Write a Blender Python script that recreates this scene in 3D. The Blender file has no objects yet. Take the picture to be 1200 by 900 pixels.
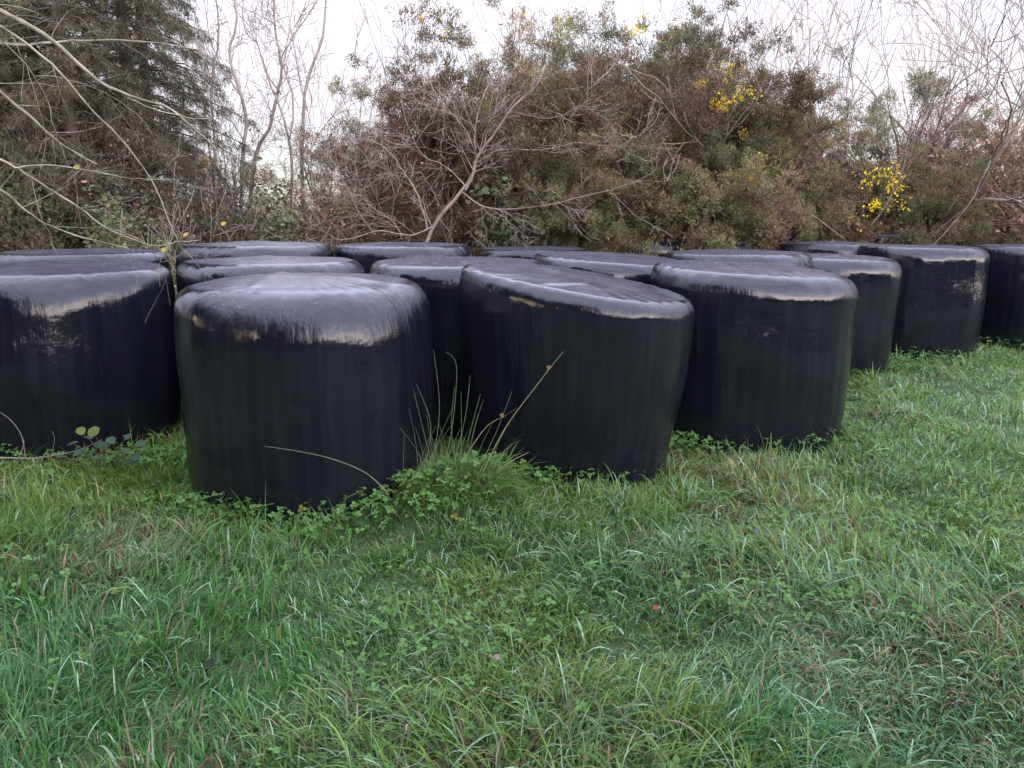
import bpy, math, random
import numpy as np
from math import radians as R, sin, cos, pi, tan, atan
rng = np.random.default_rng(7)
random.seed(7)

# ------------------------------------------------------------------ scene
sc = bpy.context.scene
COL = sc.collection
sc.view_settings.view_transform = 'Standard'
sc.view_settings.look = 'None'
sc.view_settings.gamma = 1.0
sc.view_settings.exposure = 1.4
sc.cycles.use_denoising = True
sc.cycles.max_bounces = 6
sc.cycles.diffuse_bounces = 3
sc.cycles.glossy_bounces = 3
sc.cycles.transmission_bounces = 3
sc.cycles.transparent_max_bounces = 4

# ------------------------------------------------------------------ camera
F = 906.0; PITCH = R(11.8); CH = 1.6
cam = bpy.data.cameras.new('camera'); co = bpy.data.objects.new('camera', cam); COL.objects.link(co)
co.location = (0, 0, CH); co.rotation_euler = (R(90) - PITCH, 0, 0)
cam.sensor_width = 36; cam.lens = 36 * F / 1200; cam.clip_start = 0.05; cam.clip_end = 2000
cam.dof.use_dof = False
sc.camera = co

def ray(u, v):
    x = (u - 600) / F; y = (450 - v) / F
    return np.array([x, cos(PITCH) + y * sin(PITCH), -sin(PITCH) + y * cos(PITCH)])
def at(u, v, Y):
    "world point seen at pixel (u,v) at forward distance Y"
    d = ray(u, v); return np.array([0, 0, CH]) + d * (Y / d[1])

# ------------------------------------------------------------------ noise helpers
_perm = rng.random((256, 256))
def vnoise(x, y, s=1.0, o=0.0):
    x = np.asarray(x, float) * s + 37.3 + o; y = np.asarray(y, float) * s + 91.7 + o * 1.7
    xi = np.floor(x).astype(int); yi = np.floor(y).astype(int)
    fx = x - xi; fy = y - yi
    fx = fx * fx * (3 - 2 * fx); fy = fy * fy * (3 - 2 * fy)
    a = _perm[xi % 256, yi % 256]; b = _perm[(xi + 1) % 256, yi % 256]
    c = _perm[xi % 256, (yi + 1) % 256]; d = _perm[(xi + 1) % 256, (yi + 1) % 256]
    return (a * (1 - fx) + b * fx) * (1 - fy) + (c * (1 - fx) + d * fx) * fy
def fbm(x, y, s, o=0.0):
    return 0.55 * vnoise(x, y, s, o) + 0.3 * vnoise(x, y, s * 2.1, o + 5) + 0.15 * vnoise(x, y, s * 4.3, o + 9)

def sstep(a, b, x):
    t = np.clip((np.asarray(x, float) - a) / (b - a), 0, 1); return t * t * (3 - 2 * t)

def gh(x, y):
    x = np.asarray(x, float); y = np.asarray(y, float)
    near = 1 - sstep(25, 40, np.hypot(x, y))
    z = (fbm(x, y, 0.9) - 0.5) * 0.10 * near + (vnoise(x, y, 3.6, 3) - .5) * 0.065 * near
    z = z - .115 * near + 0.10 * sstep(6.5, 13, y) + 0.10 * sstep(-1, -5, x) * sstep(5.5, 9, y)
    z = z + 0.16 * np.exp(-(((x + 0.35) / 0.36) ** 2 + ((y - 4.45) / 0.40) ** 2))      # tussock between two bales
    z = z + 0.04 * np.exp(-(((x - 0.6) / 0.9) ** 2 + ((y - 3.7) / 0.3) ** 2))
    return z

# ------------------------------------------------------------------ materials
def new_mat(name):
    m = bpy.data.materials.new(name); m.use_nodes = True
    nt = m.node_tree; nt.nodes.clear()
    out = nt.nodes.new('ShaderNodeOutputMaterial')
    return m, nt, out
def N(nt, t, **kw):
    n = nt.nodes.new(t)
    for k, v in kw.items():
        if k.startswith('i_'):
            n.inputs[k[2:].replace('_', ' ')].default_value = v
        else: setattr(n, k, v)
    return n
def ramp(nt, stops, interp='LINEAR'):
    n = nt.nodes.new('ShaderNodeValToRGB'); cr = n.color_ramp; cr.interpolation = interp
    while len(cr.elements) < len(stops): cr.elements.new(0.5)
    for e, (p, c) in zip(cr.elements, stops):
        e.position = p; e.color = (*c, 1) if len(c) == 3 else c
    return n

def leaf_mat(name, rough=0.5, trans=0.25, spec=0.4, noise=0.0):
    "base colour comes from the mesh's own colour attribute (leaf to leaf variation)"
    m, nt, out = new_mat(name)
    at_ = N(nt, 'ShaderNodeAttribute', attribute_name='Col')
    p = N(nt, 'ShaderNodeBsdfPrincipled'); p.inputs['Roughness'].default_value = rough
    p.inputs['Specular IOR Level'].default_value = spec
    t = N(nt, 'ShaderNodeBsdfTranslucent')
    mx = N(nt, 'ShaderNodeMixShader'); mx.inputs[0].default_value = trans
    src = at_.outputs['Color']
    if noise:
        oi = N(nt, 'ShaderNodeObjectInfo'); hs = N(nt, 'ShaderNodeHueSaturation')
        mv = N(nt, 'ShaderNodeMapRange'); mv.inputs[3].default_value = .78 - noise; mv.inputs[4].default_value = .78 + noise
        mh = N(nt, 'ShaderNodeMapRange'); mh.inputs[3].default_value = .475; mh.inputs[4].default_value = .525
        fr = N(nt, 'ShaderNodeMath', operation='FRACT'); ml = N(nt, 'ShaderNodeMath', operation='MULTIPLY'); ml.inputs[1].default_value = 7.31
        nt.links.new(oi.outputs['Random'], mv.inputs[0]); nt.links.new(oi.outputs['Random'], ml.inputs[0]); nt.links.new(ml.outputs[0], fr.inputs[0]); nt.links.new(fr.outputs[0], mh.inputs[0])
        nt.links.new(mh.outputs[0], hs.inputs['Hue']); nt.links.new(mv.outputs[0], hs.inputs['Value']); nt.links.new(src, hs.inputs['Color']); src = hs.outputs[0]
    nt.links.new(src, p.inputs['Base Color'])
    nt.links.new(src, t.inputs['Color'])
    nt.links.new(p.outputs[0], mx.inputs[1]); nt.links.new(t.outputs[0], mx.inputs[2])
    nt.links.new(mx.outputs[0], out.inputs['Surface'])
    return m
def bark_mat(name, c1, c2, scale=6.0):
    m, nt, out = new_mat(name)
    tc = N(nt, 'ShaderNodeTexCoord')
    mp = N(nt, 'ShaderNodeMapping'); mp.inputs['Scale'].default_value = (1, 1, .35)
    n = N(nt, 'ShaderNodeTexNoise'); n.inputs['Scale'].default_value = scale; n.inputs['Detail'].default_value = 5
    r = ramp(nt, [(0.35, c1), (0.65, c2)])
    p = N(nt, 'ShaderNodeBsdfPrincipled'); p.inputs['Roughness'].default_value = 0.8
    p.inputs['Specular IOR Level'].default_value = 0.25
    b = N(nt, 'ShaderNodeBump'); b.inputs['Strength'].default_value = 0.3; b.inputs['Distance'].default_value = 0.01
    L = nt.links.new
    L(tc.outputs['Object'], mp.inputs[0]); L(mp.outputs[0], n.inputs['Vector']); L(n.outputs[0], r.inputs[0])
    L(r.outputs[0], p.inputs['Base Color']); L(n.outputs[0], b.inputs['Height']); L(b.outputs[0], p.inputs['Normal'])
    L(p.outputs[0], out.inputs['Surface'])
    return m

M_LEAF = leaf_mat('leaf', .6, .25, .22); M_GRASS = leaf_mat('grass_blade', 0.5, 0.30, 0.22)
M_FOL = leaf_mat('plant_foliage', .6, .25, .22, .38)
M_PETAL = leaf_mat('petal', 0.6, 0.3, 0.2)
M_BARK_GREY = bark_mat('bark_grey', (.19, .155, .14), (.33, .28, .25))
M_BARK_PALE = bark_mat('bark_pale', (.16, .13, .11), (.30, .25, .215), 12)
M_BARK_DARK = bark_mat('bark_dark', (.045, .034, .028), (.12, .09, .075))
M_BARK_RED = bark_mat('bark_red', (.14, .085, .065), (.28, .19, .145))
M_BARK_MOSS = bark_mat('bark_moss', (.13, .13, .085), (.36, .31, .25), 14)

def film_mat():
    m, nt, out = new_mat('black_bale_film'); L = nt.links.new
    tc = N(nt, 'ShaderNodeTexCoord'); oi = N(nt, 'ShaderNodeObjectInfo')
    off = N(nt, 'ShaderNodeVectorMath', operation='ADD')
    sc_ = N(nt, 'ShaderNodeVectorMath', operation='SCALE'); sc_.inputs[3].default_value = 40
    cmb = N(nt, 'ShaderNodeCombineXYZ')
    L(oi.outputs['Random'], cmb.inputs[0]); L(oi.outputs['Random'], cmb.inputs[1]); L(cmb.outputs[0], sc_.inputs[0])
    L(tc.outputs['Object'], off.inputs[0]); L(sc_.outputs[0], off.inputs[1])
    # film strips hanging down the sides: noise stretched along z
    mp = N(nt, 'ShaderNodeMapping'); mp.inputs['Scale'].default_value = (9, 9, .35)
    n1 = N(nt, 'ShaderNodeTexNoise'); n1.inputs['Scale'].default_value = 2.2; n1.inputs['Detail'].default_value = 7; n1.inputs['Roughness'].default_value = .62
    L(off.outputs[0], mp.inputs[0]); L(mp.outputs[0], n1.inputs['Vector'])
    # horizontal fine stretch lines of the wrap
    mp2 = N(nt, 'ShaderNodeMapping'); mp2.inputs['Scale'].default_value = (.8, .8, 26)
    n2 = N(nt, 'ShaderNodeTexNoise'); n2.inputs['Scale'].default_value = 4; n2.inputs['Detail'].default_value = 4
    L(off.outputs[0], mp2.inputs[0]); L(mp2.outputs[0], n2.inputs['Vector'])
    # lumpy silage below
    n3 = N(nt, 'ShaderNodeTexNoise'); n3.inputs['Scale'].default_value = 5; n3.inputs['Detail'].default_value = 3
    L(off.outputs[0], n3.inputs['Vector'])
    b1 = N(nt, 'ShaderNodeBump'); b1.inputs['Strength'].default_value = .30; b1.inputs['Distance'].default_value = .010
    b2 = N(nt, 'ShaderNodeBump'); b2.inputs['Strength'].default_value = .07; b2.inputs['Distance'].default_value = .004
    b3 = N(nt, 'ShaderNodeBump'); b3.inputs['Strength'].default_value = .32; b3.inputs['Distance'].default_value = .03
    L(n3.outputs[0], b3.inputs['Height']); L(n1.outputs[0], b1.inputs['Height']); L(n2.outputs[0], b2.inputs['Height'])
    
    nm = N(nt, 'ShaderNodeTexNoise'); nm.inputs['Scale'].default_value = 2.6; nm.inputs['Detail'].default_value = 2; L(off.outputs[0], nm.inputs['Vector'])
    rm = ramp(nt, [(.38, (.15,) * 3), (.62, (1.0,) * 3)]); b1.inputs['Distance'].default_value = .013; L(nm.outputs[0], rm.inputs[0]); upi = N(nt, 'ShaderNodeMapRange'); upi.inputs[1].default_value = .80; upi.inputs[2].default_value = .97; upi.inputs[3].default_value = 1; upi.inputs[4].default_value = 0
    sxg = N(nt, 'ShaderNodeSeparateXYZ'); gg = N(nt, 'ShaderNodeNewGeometry'); L(gg.outputs['Normal'], sxg.inputs[0]); L(sxg.outputs[2], upi.inputs[0])
    ml = N(nt, 'ShaderNodeMath', operation='MULTIPLY'); L(rm.outputs[0], ml.inputs[0]); L(upi.outputs[0], ml.inputs[1]); L(ml.outputs[0], b1.inputs['Strength']); m3 = N(nt, 'ShaderNodeMath', operation='MULTIPLY_ADD'); m3.inputs[1].default_value = .26; m3.inputs[2].default_value = .07; L(upi.outputs[0], m3.inputs[0]); L(m3.outputs[0], b3.inputs['Strength'])
    L(b3.outputs[0], b1.inputs['Normal']); L(b1.outputs[0], b2.inputs['Normal'])
    # dust, dew and crumbs on upward faces; the lavender tint paints in reflected sky
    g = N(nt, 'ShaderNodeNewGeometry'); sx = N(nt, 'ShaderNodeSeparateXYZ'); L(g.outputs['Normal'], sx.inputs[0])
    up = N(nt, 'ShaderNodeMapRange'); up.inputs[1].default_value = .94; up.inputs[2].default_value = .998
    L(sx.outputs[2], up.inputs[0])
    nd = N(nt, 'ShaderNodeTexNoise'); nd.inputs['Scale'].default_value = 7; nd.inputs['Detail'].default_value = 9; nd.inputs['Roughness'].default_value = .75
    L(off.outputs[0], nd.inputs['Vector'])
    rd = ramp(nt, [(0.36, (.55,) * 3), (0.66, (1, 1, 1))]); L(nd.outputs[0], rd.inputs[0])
    dust_sheen = N(nt, 'ShaderNodeMath', operation='MULTIPLY'); L(up.outputs[0], dust_sheen.inputs[0]); L(rd.outputs[0], dust_sheen.inputs[1])
    # specks
    vo = N(nt, 'ShaderNodeTexVoronoi'); vo.inputs['Scale'].default_value = 38; vo.inputs['Randomness'].default_value = 1
    L(off.outputs[0], vo.inputs['Vector'])
    sp = N(nt, 'ShaderNodeMapRange'); sp.inputs[1].default_value = .20; sp.inputs[2].default_value = .10; L(vo.outputs['Distance'], sp.inputs[0])
    wn = N(nt, 'ShaderNodeMath', operation='GREATER_THAN'); wn.inputs[1].default_value = .78
    sxc = N(nt, 'ShaderNodeSeparateColor'); L(vo.outputs['Color'], sxc.inputs[0]); L(sxc.outputs[0], wn.inputs[0])
    spk = N(nt, 'ShaderNodeMath', operation='MULTIPLY'); L(sp.outputs[0], spk.inputs[0]); L(wn.outputs[0], spk.inputs[1])
    up2 = N(nt, 'ShaderNodeMapRange'); up2.inputs[1].default_value = .55; up2.inputs[2].default_value = .9; L(sx.outputs[2], up2.inputs[0])
    spk2 = N(nt, 'ShaderNodeMath', operation='MULTIPLY'); L(spk.outputs[0], spk2.inputs[0]); L(up2.outputs[0], spk2.inputs[1])
    # side grime: thin green-brown streaks
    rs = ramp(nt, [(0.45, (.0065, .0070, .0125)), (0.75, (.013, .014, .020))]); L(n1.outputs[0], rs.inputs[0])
    m1 = N(nt, 'ShaderNodeMix', data_type='RGBA'); L(dust_sheen.outputs[0], m1.inputs['Factor']); L(rs.outputs[0], m1.inputs[6]); m1.inputs[7].default_value = (.086, .084, .112, 1)
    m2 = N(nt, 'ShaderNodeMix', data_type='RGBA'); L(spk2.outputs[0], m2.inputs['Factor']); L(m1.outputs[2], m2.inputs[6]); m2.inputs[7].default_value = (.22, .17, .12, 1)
    rr = N(nt, 'ShaderNodeMapRange'); rr.inputs[3].default_value = .12; rr.inputs[4].default_value = .31; L(dust_sheen.outputs[0], rr.inputs[0])
    ra = N(nt, 'ShaderNodeMath', operation='MULTIPLY_ADD'); ra.inputs[1].default_value = .12; L(n1.outputs[0], ra.inputs[0]); 
    sub = N(nt, 'ShaderNodeMath', operation='SUBTRACT'); sub.inputs[1].default_value = .08; L(rr.outputs[0], sub.inputs[0]); L(sub.outputs[0], ra.inputs[2])
    p = N(nt, 'ShaderNodeBsdfPrincipled'); p.inputs['IOR'].default_value = 1.52
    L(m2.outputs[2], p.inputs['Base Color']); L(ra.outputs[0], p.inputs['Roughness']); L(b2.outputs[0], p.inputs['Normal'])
    L(p.outputs[0], out.inputs['Surface'])
    return m
M_FILM = film_mat()

# ------------------------------------------------------------------ object helpers
def tag(o, label=None, cat=None, group=None, kind=None):
    if label: o['label'] = label
    if cat: o['category'] = cat
    if group: o['group'] = group
    if kind: o['kind'] = kind
    return o
def empty(name, loc, rz=0.0):
    o = bpy.data.objects.new(name, None); COL.objects.link(o); o.location = tuple(map(float, loc)); o.rotation_euler = (0, 0, rz)
    o.empty_display_size = .2
    return o
def mesh_obj(name, me, mat, parent=None):
    o = bpy.data.objects.new(name, me); COL.objects.link(o)
    if mat and not me.materials: me.materials.append(mat)
    if parent: o.parent = parent
    return o
def copy_tree(o, parent=None):
    c = o.copy(); COL.objects.link(c); c.parent = parent
    for ch in list(o.children): copy_tree(ch, c)
    return c

def np_mesh(name, V, faces_flat, loop_starts, col=None, smooth=False):
    me = bpy.data.meshes.new(name)
    V = np.asarray(V, np.float32); n = len(V)
    faces_flat = np.asarray(faces_flat, np.int32); loop_starts = np.asarray(loop_starts, np.int32)
    me.vertices.add(n); me.vertices.foreach_set('co', V.ravel())
    me.loops.add(len(faces_flat)); me.loops.foreach_set('vertex_index', faces_flat)
    me.polygons.add(len(loop_starts)); me.polygons.foreach_set('loop_start', loop_starts)
    if smooth: me.polygons.foreach_set('use_smooth', np.ones(len(loop_starts), bool))
    if col is not None:
        a = me.color_attributes.new('Col', 'FLOAT_COLOR', 'POINT')
        c4 = np.ones((n, 4), np.float32); c4[:, :3] = col
        a.data.foreach_set('color', c4.ravel())
    me.update(calc_edges=True); me.validate()
    return me

def tubes(name, polys, sides=5):
    "polys: list of (pts (k,3), radii (k,)) -> one mesh of tapered tubes"
    VV = []; FF = []; base = 0
    for pts, rad in polys:
        pts = np.asarray(pts, float); rad = np.asarray(rad, float); k = len(pts)
        ns = sides if rad[0] > 0.012 else 3
        t = np.gradient(pts, axis=0); t /= np.linalg.norm(t, axis=1)[:, None] + 1e-9
        ref = np.array([0, 0, 1.0]) if abs(t[0, 2]) < .8 else np.array([1.0, 0, 0])
        a = np.cross(t, ref); a /= np.linalg.norm(a, axis=1)[:, None] + 1e-9
        b = np.cross(t, a)
        ang = np.arange(ns) * 2 * pi / ns
        V = pts[:, None, :] + rad[:, None, None] * (np.cos(ang)[None, :, None] * a[:, None, :] + np.sin(ang)[None, :, None] * b[:, None, :])
        VV.append(V.reshape(-1, 3))
        i = np.arange(k - 1)[:, None] * ns; j = np.arange(ns)[None, :]; j2 = (j + 1) % ns
        FF.append(np.stack([base + i + j, base + i + j2, base + i + ns + j2, base + i + ns + j], -1).reshape(-1, 4))
        base += k * ns
    V = np.concatenate(VV); Fq = np.concatenate(FF)
    return np_mesh(name, V, Fq.ravel(), np.arange(len(Fq)) * 4, smooth=True)

def unit(v): 
    v = np.asarray(v, float); return v / (np.linalg.norm(v, axis=-1, keepdims=True) + 1e-9)

def spines(C, D, K, ln, w, spread, col, cvar=.25, off=.03):
    "K thin pointed shoots round every centre C pointing roughly along D; returns V, faces, colours"
    n = len(C); M = n * K
    c = np.repeat(C, K, 0) + rng.normal(0, off, (M, 3))
    d = unit(np.repeat(D, K, 0) + rng.normal(0, spread, (M, 3)))
    s = unit(np.cross(d, rng.normal(0, 1, (M, 3))))
    l = ln * rng.uniform(.6, 1.3, (M, 1)); ww = w * rng.uniform(.7, 1.3, (M, 1))
    V = np.stack([c - s * ww / 2, c + s * ww / 2, c + d * l], 1).reshape(-1, 3)
    cc = np.repeat(col, K, 0) if col.ndim == 2 else np.tile(col, (M, 1))
    cc = cc * (1 + rng.uniform(-cvar, cvar, (M, 1)))
    return V, np.repeat(cc, 3, 0)
def tri_mesh(name, parts):
    V = np.concatenate([p[0] for p in parts]); Cc = np.concatenate([p[1] for p in parts])
    return np_mesh(name, V, np.arange(len(V)), np.arange(0, len(V), 3), Cc)
def leaves(C, K, size, spread, col, cvar=.3, flat=0.5):
    "K small pointed leaves (rhombs folded along the rib) round every centre, as triangles"
    n = len(C); M = n * K
    c = np.repeat(C, K, 0) + rng.normal(0, spread, (M, 3))
    nrm = unit(rng.normal(0, 1, (M, 3)) + np.array([0, 0, flat]))
    d = unit(np.cross(nrm, rng.normal(0, 1, (M, 3)))); s = np.cross(nrm, d)
    l = size * rng.uniform(.6, 1.3, (M, 1)); w = l * rng.uniform(.28, .42, (M, 1)); f = nrm * l * .08
    a = c - d * l / 2; b = c + d * l / 2; e = c + s * w + f - d * l * .08; g = c - s * w + f - d * l * .08
    V = np.stack([a, b, e, a, g, b], 1).reshape(-1, 3)
    cc = np.repeat(col, K, 0) if col.ndim == 2 else np.tile(col, (M, 1))
    cc = cc * (1 + rng.uniform(-cvar, cvar, (M, 1)))
    return V, np.repeat(cc, 6, 0)

# ------------------------------------------------------------------ branching
def grow(polys, tips, p, d, L, r, depth, P):
    k = max(3, int(L / P['step']) + 1)
    pts = [p]; dd = np.array(d, float)
    seg = L / (k - 1)
    for i in range(k - 1):
        dd = unit(dd + rng.normal(0, P['wob'], 3) + np.array([0, 0, P['up']]) * (1 if depth < P.get('updepth', 9) else 0))
        pts.append(pts[-1] + dd * seg)
    pts = np.array(pts); tt = np.linspace(0, 1, k)
    rad = r * (1 - tt * P['taper']); rad = np.maximum(rad, P['rmin'])
    polys.append((pts, rad))
    if depth >= P['depth']:
        tips.append((pts[-1], dd, pts)); return
    nchild = P['n'][depth]; nchild = rng.integers(max(1, nchild - 1), nchild + 2)
    for j in range(nchild):
        f = rng.uniform(P['from'][depth], 1.0) if j else 0.97
        x = f * (k - 1); i0 = min(int(x), k - 2); q = pts[i0] + (pts[i0 + 1] - pts[i0]) * (x - i0)
        t = unit(pts[i0 + 1] - pts[i0])
        side = unit(np.cross(t, rng.normal(0, 1, 3)))
        ang = rng.normal(P['ang'][depth], .15) * (0.5 if j == 0 else 1)
        nd = unit(t * cos(ang) + side * sin(ang))
        rr = r * (1 - f * P['taper'])
        grow(polys, tips, q, nd, L * P['len'][depth] * rng.uniform(.7, 1.25), max(rr * rng.uniform(.5, .8), P['rmin']), depth + 1, P)

def bare_tree(hgt, r0, stems, spread, P):
    polys = []; tips = []
    for s in range(stems):
        a = rng.uniform(0, 2 * pi); tl = abs(rng.normal(spread, spread * .4))
        d = unit([sin(tl) * cos(a), sin(tl) * sin(a), cos(tl)])
        grow(polys, tips, np.array([rng.normal(0, .06 * stems ** .5), rng.normal(0, .06 * stems ** .5), -.1]), d, hgt * rng.uniform(.42, .55), r0 * rng.uniform(.6, 1), 0, P)
    return polys, tips

def thing(name, loc, label, cat, group=None, rz=0.0):
    return tag(empty(name, loc, rz), label, cat, group)

def place_copies(proto, specs, group):
    "specs: (x, y, rz, scale, label)"
    out = []
    for i, (x, y, rz, s, lab) in enumerate(specs):
        o = proto if i == 0 else copy_tree(proto)
        o.location = (x, y, float(gh(x, y)) - .03); o.rotation_euler = (0, 0, rz)
        o.scale = (s, s, s) if not isinstance(s, tuple) else s
        o['label'] = lab; o['group'] = group
        out.append(o)
    return out

# ------------------------------------------------------------------ BALES
def bale_mesh(name, Rr, H, rb=.93, sh=.17, lean=(0, 0), tilt=(0, 0), ov=(0, 0), sq=.02, seed=0, dome=.02, pleat=1.0, rnd=(.45, -1.0), bl=.035):
    """Rr radius near the top, rb ratio of the foot radius, sh shoulder radius, lean = shift of the top,
    tilt = slope of the top face, ov = (ellipse amount, its direction)"""
    r = np.random.default_rng(seed)
    prof = []                                     # (radius factor, inset, z)
    prof += [(0.0, .0), (.35, .0), (.60, .0), (.8, .002), (.93, .01), (.975, .03), (.99, .06)]
    nside = 30
    NS = 200
    th = np.linspace(0, 2 * pi, NS, endpoint=False)
    rings = []
    ph = r.uniform(0, 6.28, 12)
    shp = 1 + sq * np.cos(4 * (th - ph[0])) + ov[0] * np.cos(2 * (th - ov[1])) + .012 * np.cos(3 * th + ph[1]) + .006 * np.cos(7 * th + ph[2])
    def radial(z, th):
        z = np.asarray(z, float) + 0 * th; t = np.clip(z / H, 0, 1)
        base = rb + (1 - rb) * (t ** .75)
        bulge = bl * np.sin(pi * np.minimum(1, t * 1.02)) * (1 if rb > .8 else .6)
        w = .010 * np.sin(2.3 * z * 3 + ph[3] + 2 * th) * np.cos(th + ph[4]) + .006 * np.sin(9 * z + ph[5] + np.cos(th + ph[6]) * 2)
        v = .35 * np.clip(np.sin(3 * th + ph[9]) + .2, 0, 1) * .004 * np.sin(13 * th + ph[7] + .9 * np.sin(2 * z)) + .0012 * np.sin(23 * th + ph[8] + .7 * np.sin(3 * z + ph[9])) + .0007 * np.sin(41 * th + ph[10] + np.sin(4 * z))
        return Rr * shp * (base + bulge) * (1 + w) + v * 1.2
    P = []
    for f, z in prof:
        P.append((radial(z, th) * f, np.full(NS, z)))
    shv = sh * (1 + rnd[0] * np.cos(th - rnd[1]) + .12 * np.cos(2 * th + ph[5]) + .09 * np.cos(5 * th + ph[6]) + .05 * np.cos(11 * th + ph[3]))
    zs = H - shv
    for i in range(nside):
        z = .06 + (zs - .06) * (i + 1) / nside
        P.append((radial(z, th), z))
    # shoulder: quarter superellipse with sagging variation round the rim
    rs = radial(zs, th)
    for i in range(1, 17):
        a = i / 16 * pi / 2
        e = 2.5
        rr_ = rs - shv * (1 - np.cos(a) ** (2 / e)); zz = zs + shv * np.sin(a) ** (2 / e)
        pl = pleat * .0022 * np.sin(a) ** 2 * (np.sin(31 * th + ph[2] * 3 + 2 * np.sin(3 * th + ph[1])) * (np.cos(4 * th + ph[8]) * .5 + .5))
        P.append((rr_, zz + pl))
    rtop = P[-1][0]; pl0 = P[-1][1]
    for i in range(1, 15):
        f = 1 - i / 14
        zz = H + dome * (1 - f * f) + (pl0 - H) * f ** 3
        x = rtop * f * np.cos(th); y = rtop * f * np.sin(th)
        zz = zz + .014 * (vnoise(x + seed, y, 3.2, seed) - .5) * (1 - f ** 4) + .004 * (vnoise(x + seed, y, 8, seed) - .5) * (1 - f ** 6)
        # one or two long folds of film crossing the lid
        c1 = x * np.cos(ph[11]) + y * np.sin(ph[11]) - .25
        zz = zz + .009 * np.exp(-(c1 / .035) ** 2) * (1 - f ** 8) - .006 * np.exp(-((c1 + .42) / .03) ** 2) * (1 - f ** 8)
        P.append((rtop * f, zz))
    V = []
    for rr_, zz in P:
        x = rr_ * np.cos(th); y = rr_ * np.sin(th); t = np.clip(zz / H, 0, 1.1)
        z2 = zz + (tilt[0] * x + tilt[1] * y) * t ** 2
        V.append(np.stack([x + lean[0] * t ** 1.2, y + lean[1] * t ** 1.2, z2], 1))
    k = len(V); V = np.concatenate(V)
    i = np.arange(k - 1)[:, None] * NS; j = np.arange(NS)[None, :]; j2 = (j + 1) % NS
    Q = np.stack([i + j, i + j2, i + NS + j2, i + NS + j], -1).reshape(-1, 4)
    return np_mesh(name, V, Q.ravel(), np.arange(len(Q)) * 4, smooth=True)

# x, y, R, ztop, kwargs, label
BALES = [
 (-3.52, 6.05, .80, 1.27, dict(rb=.95, sh=.22, tilt=(-.02, .02), rnd=(.5, -1.9), seed=1), 'black wrapped bale at the left edge of the photo with bramble leaves at its foot'),
 (-4.30, 7.85, .79, 1.32, dict(rb=.95, sh=.14, seed=2), 'black wrapped bale behind the left edge bale, below the hanging branches'),
 (-1.285, 4.92, .765, 1.235, dict(rb=.975, bl=.018, sh=.215, tilt=(.0, .02), sq=.03, seed=3, dome=.03, rnd=(.62, -.9)), 'large black wrapped bale standing nearest the camera with a long pale grass stalk before it'),
 (-2.02, 6.62, .77, 1.29, dict(rb=.95, sh=.16, seed=4), 'black wrapped bale right behind the nearest large bale'),
 (-2.68, 8.20, .77, 1.38, dict(rb=.95, sh=.14, seed=5), 'black wrapped bale third back behind the nearest large bale, under the bare saplings'),
 (.40, 5.36, .775, 1.215, dict(rb=.83, sh=.11, lean=(.05, -.02), tilt=(-.135, .055), ov=(.06, -.7), rnd=(.3, -.6), seed=6), 'black wrapped bale narrowing to its foot, its lid tipped down to the right'),
 (-.46, 6.80, .80, 1.27, dict(rb=.94, sh=.14, tilt=(.0, .01), seed=7), 'black wrapped bale behind the gap where the tall grass tuft stands'),
 (-1.24, 8.90, .77, 1.355, dict(rb=.95, sh=.12, seed=8), 'black wrapped bale in the back row in front of the pale bare bush'),
 (.30, 10.4, .77, 1.27, dict(rb=.95, sh=.12, seed=9), 'distant black wrapped bale showing only a thin strip right of the pale bush'),
 (1.02, 7.60, .79, 1.27, dict(rb=.93, sh=.13, lean=(-.03, -.02), tilt=(-.05, .03), seed=10), 'black wrapped bale behind the gap between the tipped lid bale and the broad bale'),
 (1.93, 6.30, .80, 1.24, dict(rb=.93, sh=.15, lean=(.0, .0), tilt=(-.045, .03), seed=11, dome=.03, bl=.012), 'broad black wrapped bale right of centre with grass up to its foot'),
 (2.45, 8.55, .78, 1.285, dict(rb=.95, sh=.12, seed=12), 'black wrapped bale directly behind the broad bale right of centre'),
 (3.66, 9.05, .775, 1.22, dict(rb=.90, sh=.15, tilt=(-.02, .01), seed=13), 'black wrapped bale between the broad bale and the square shouldered far bale'),
 (2.05, 12.0, .80, 1.325, dict(rb=.95, sh=.12, seed=14), 'far black wrapped bale in the back row below the large flowering gorse, the left one'),
 (3.45, 11.8, .80, 1.31, dict(rb=.95, sh=.12, seed=15), 'far black wrapped bale in the back row below the large flowering gorse, the right one'),
 (4.85, 13.1, .80, 1.46, dict(rb=.95, sh=.12, seed=16), 'farthest black wrapped bale with its lid showing left of the square shouldered bale'),
 (6.15, 13.0, .80, 1.45, dict(rb=.95, sh=.12, seed=17), 'farthest black wrapped bale with its lid showing over the square shouldered bale'),
 (4.45, 11.0, .72, 1.32, dict(rb=.95, sh=.12, seed=20), 'far black wrapped bale whose lid touches the left side of the square shouldered bale'),
 (5.27, 10.15, .755, 1.30, dict(rb=.985, sh=.13, sq=.05, seed=18, tilt=(-.01, .0)), 'square shouldered black wrapped bale in the far right, second from the right edge'),
 (7.15, 10.65, .79, 1.29, dict(rb=.95, sh=.12, seed=19), 'black wrapped bale cut by the right edge of the photo'),
]
for (x, y, r_, zt, kw, lab) in BALES:
    g0 = float(gh(x, y - .3)) - .05
    H = zt - g0
    me = bale_mesh('bale', r_, H, **kw)
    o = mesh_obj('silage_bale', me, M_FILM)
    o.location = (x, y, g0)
    tag(o, lab, 'bale', 'black wrapped silage bales on the grass')

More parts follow.
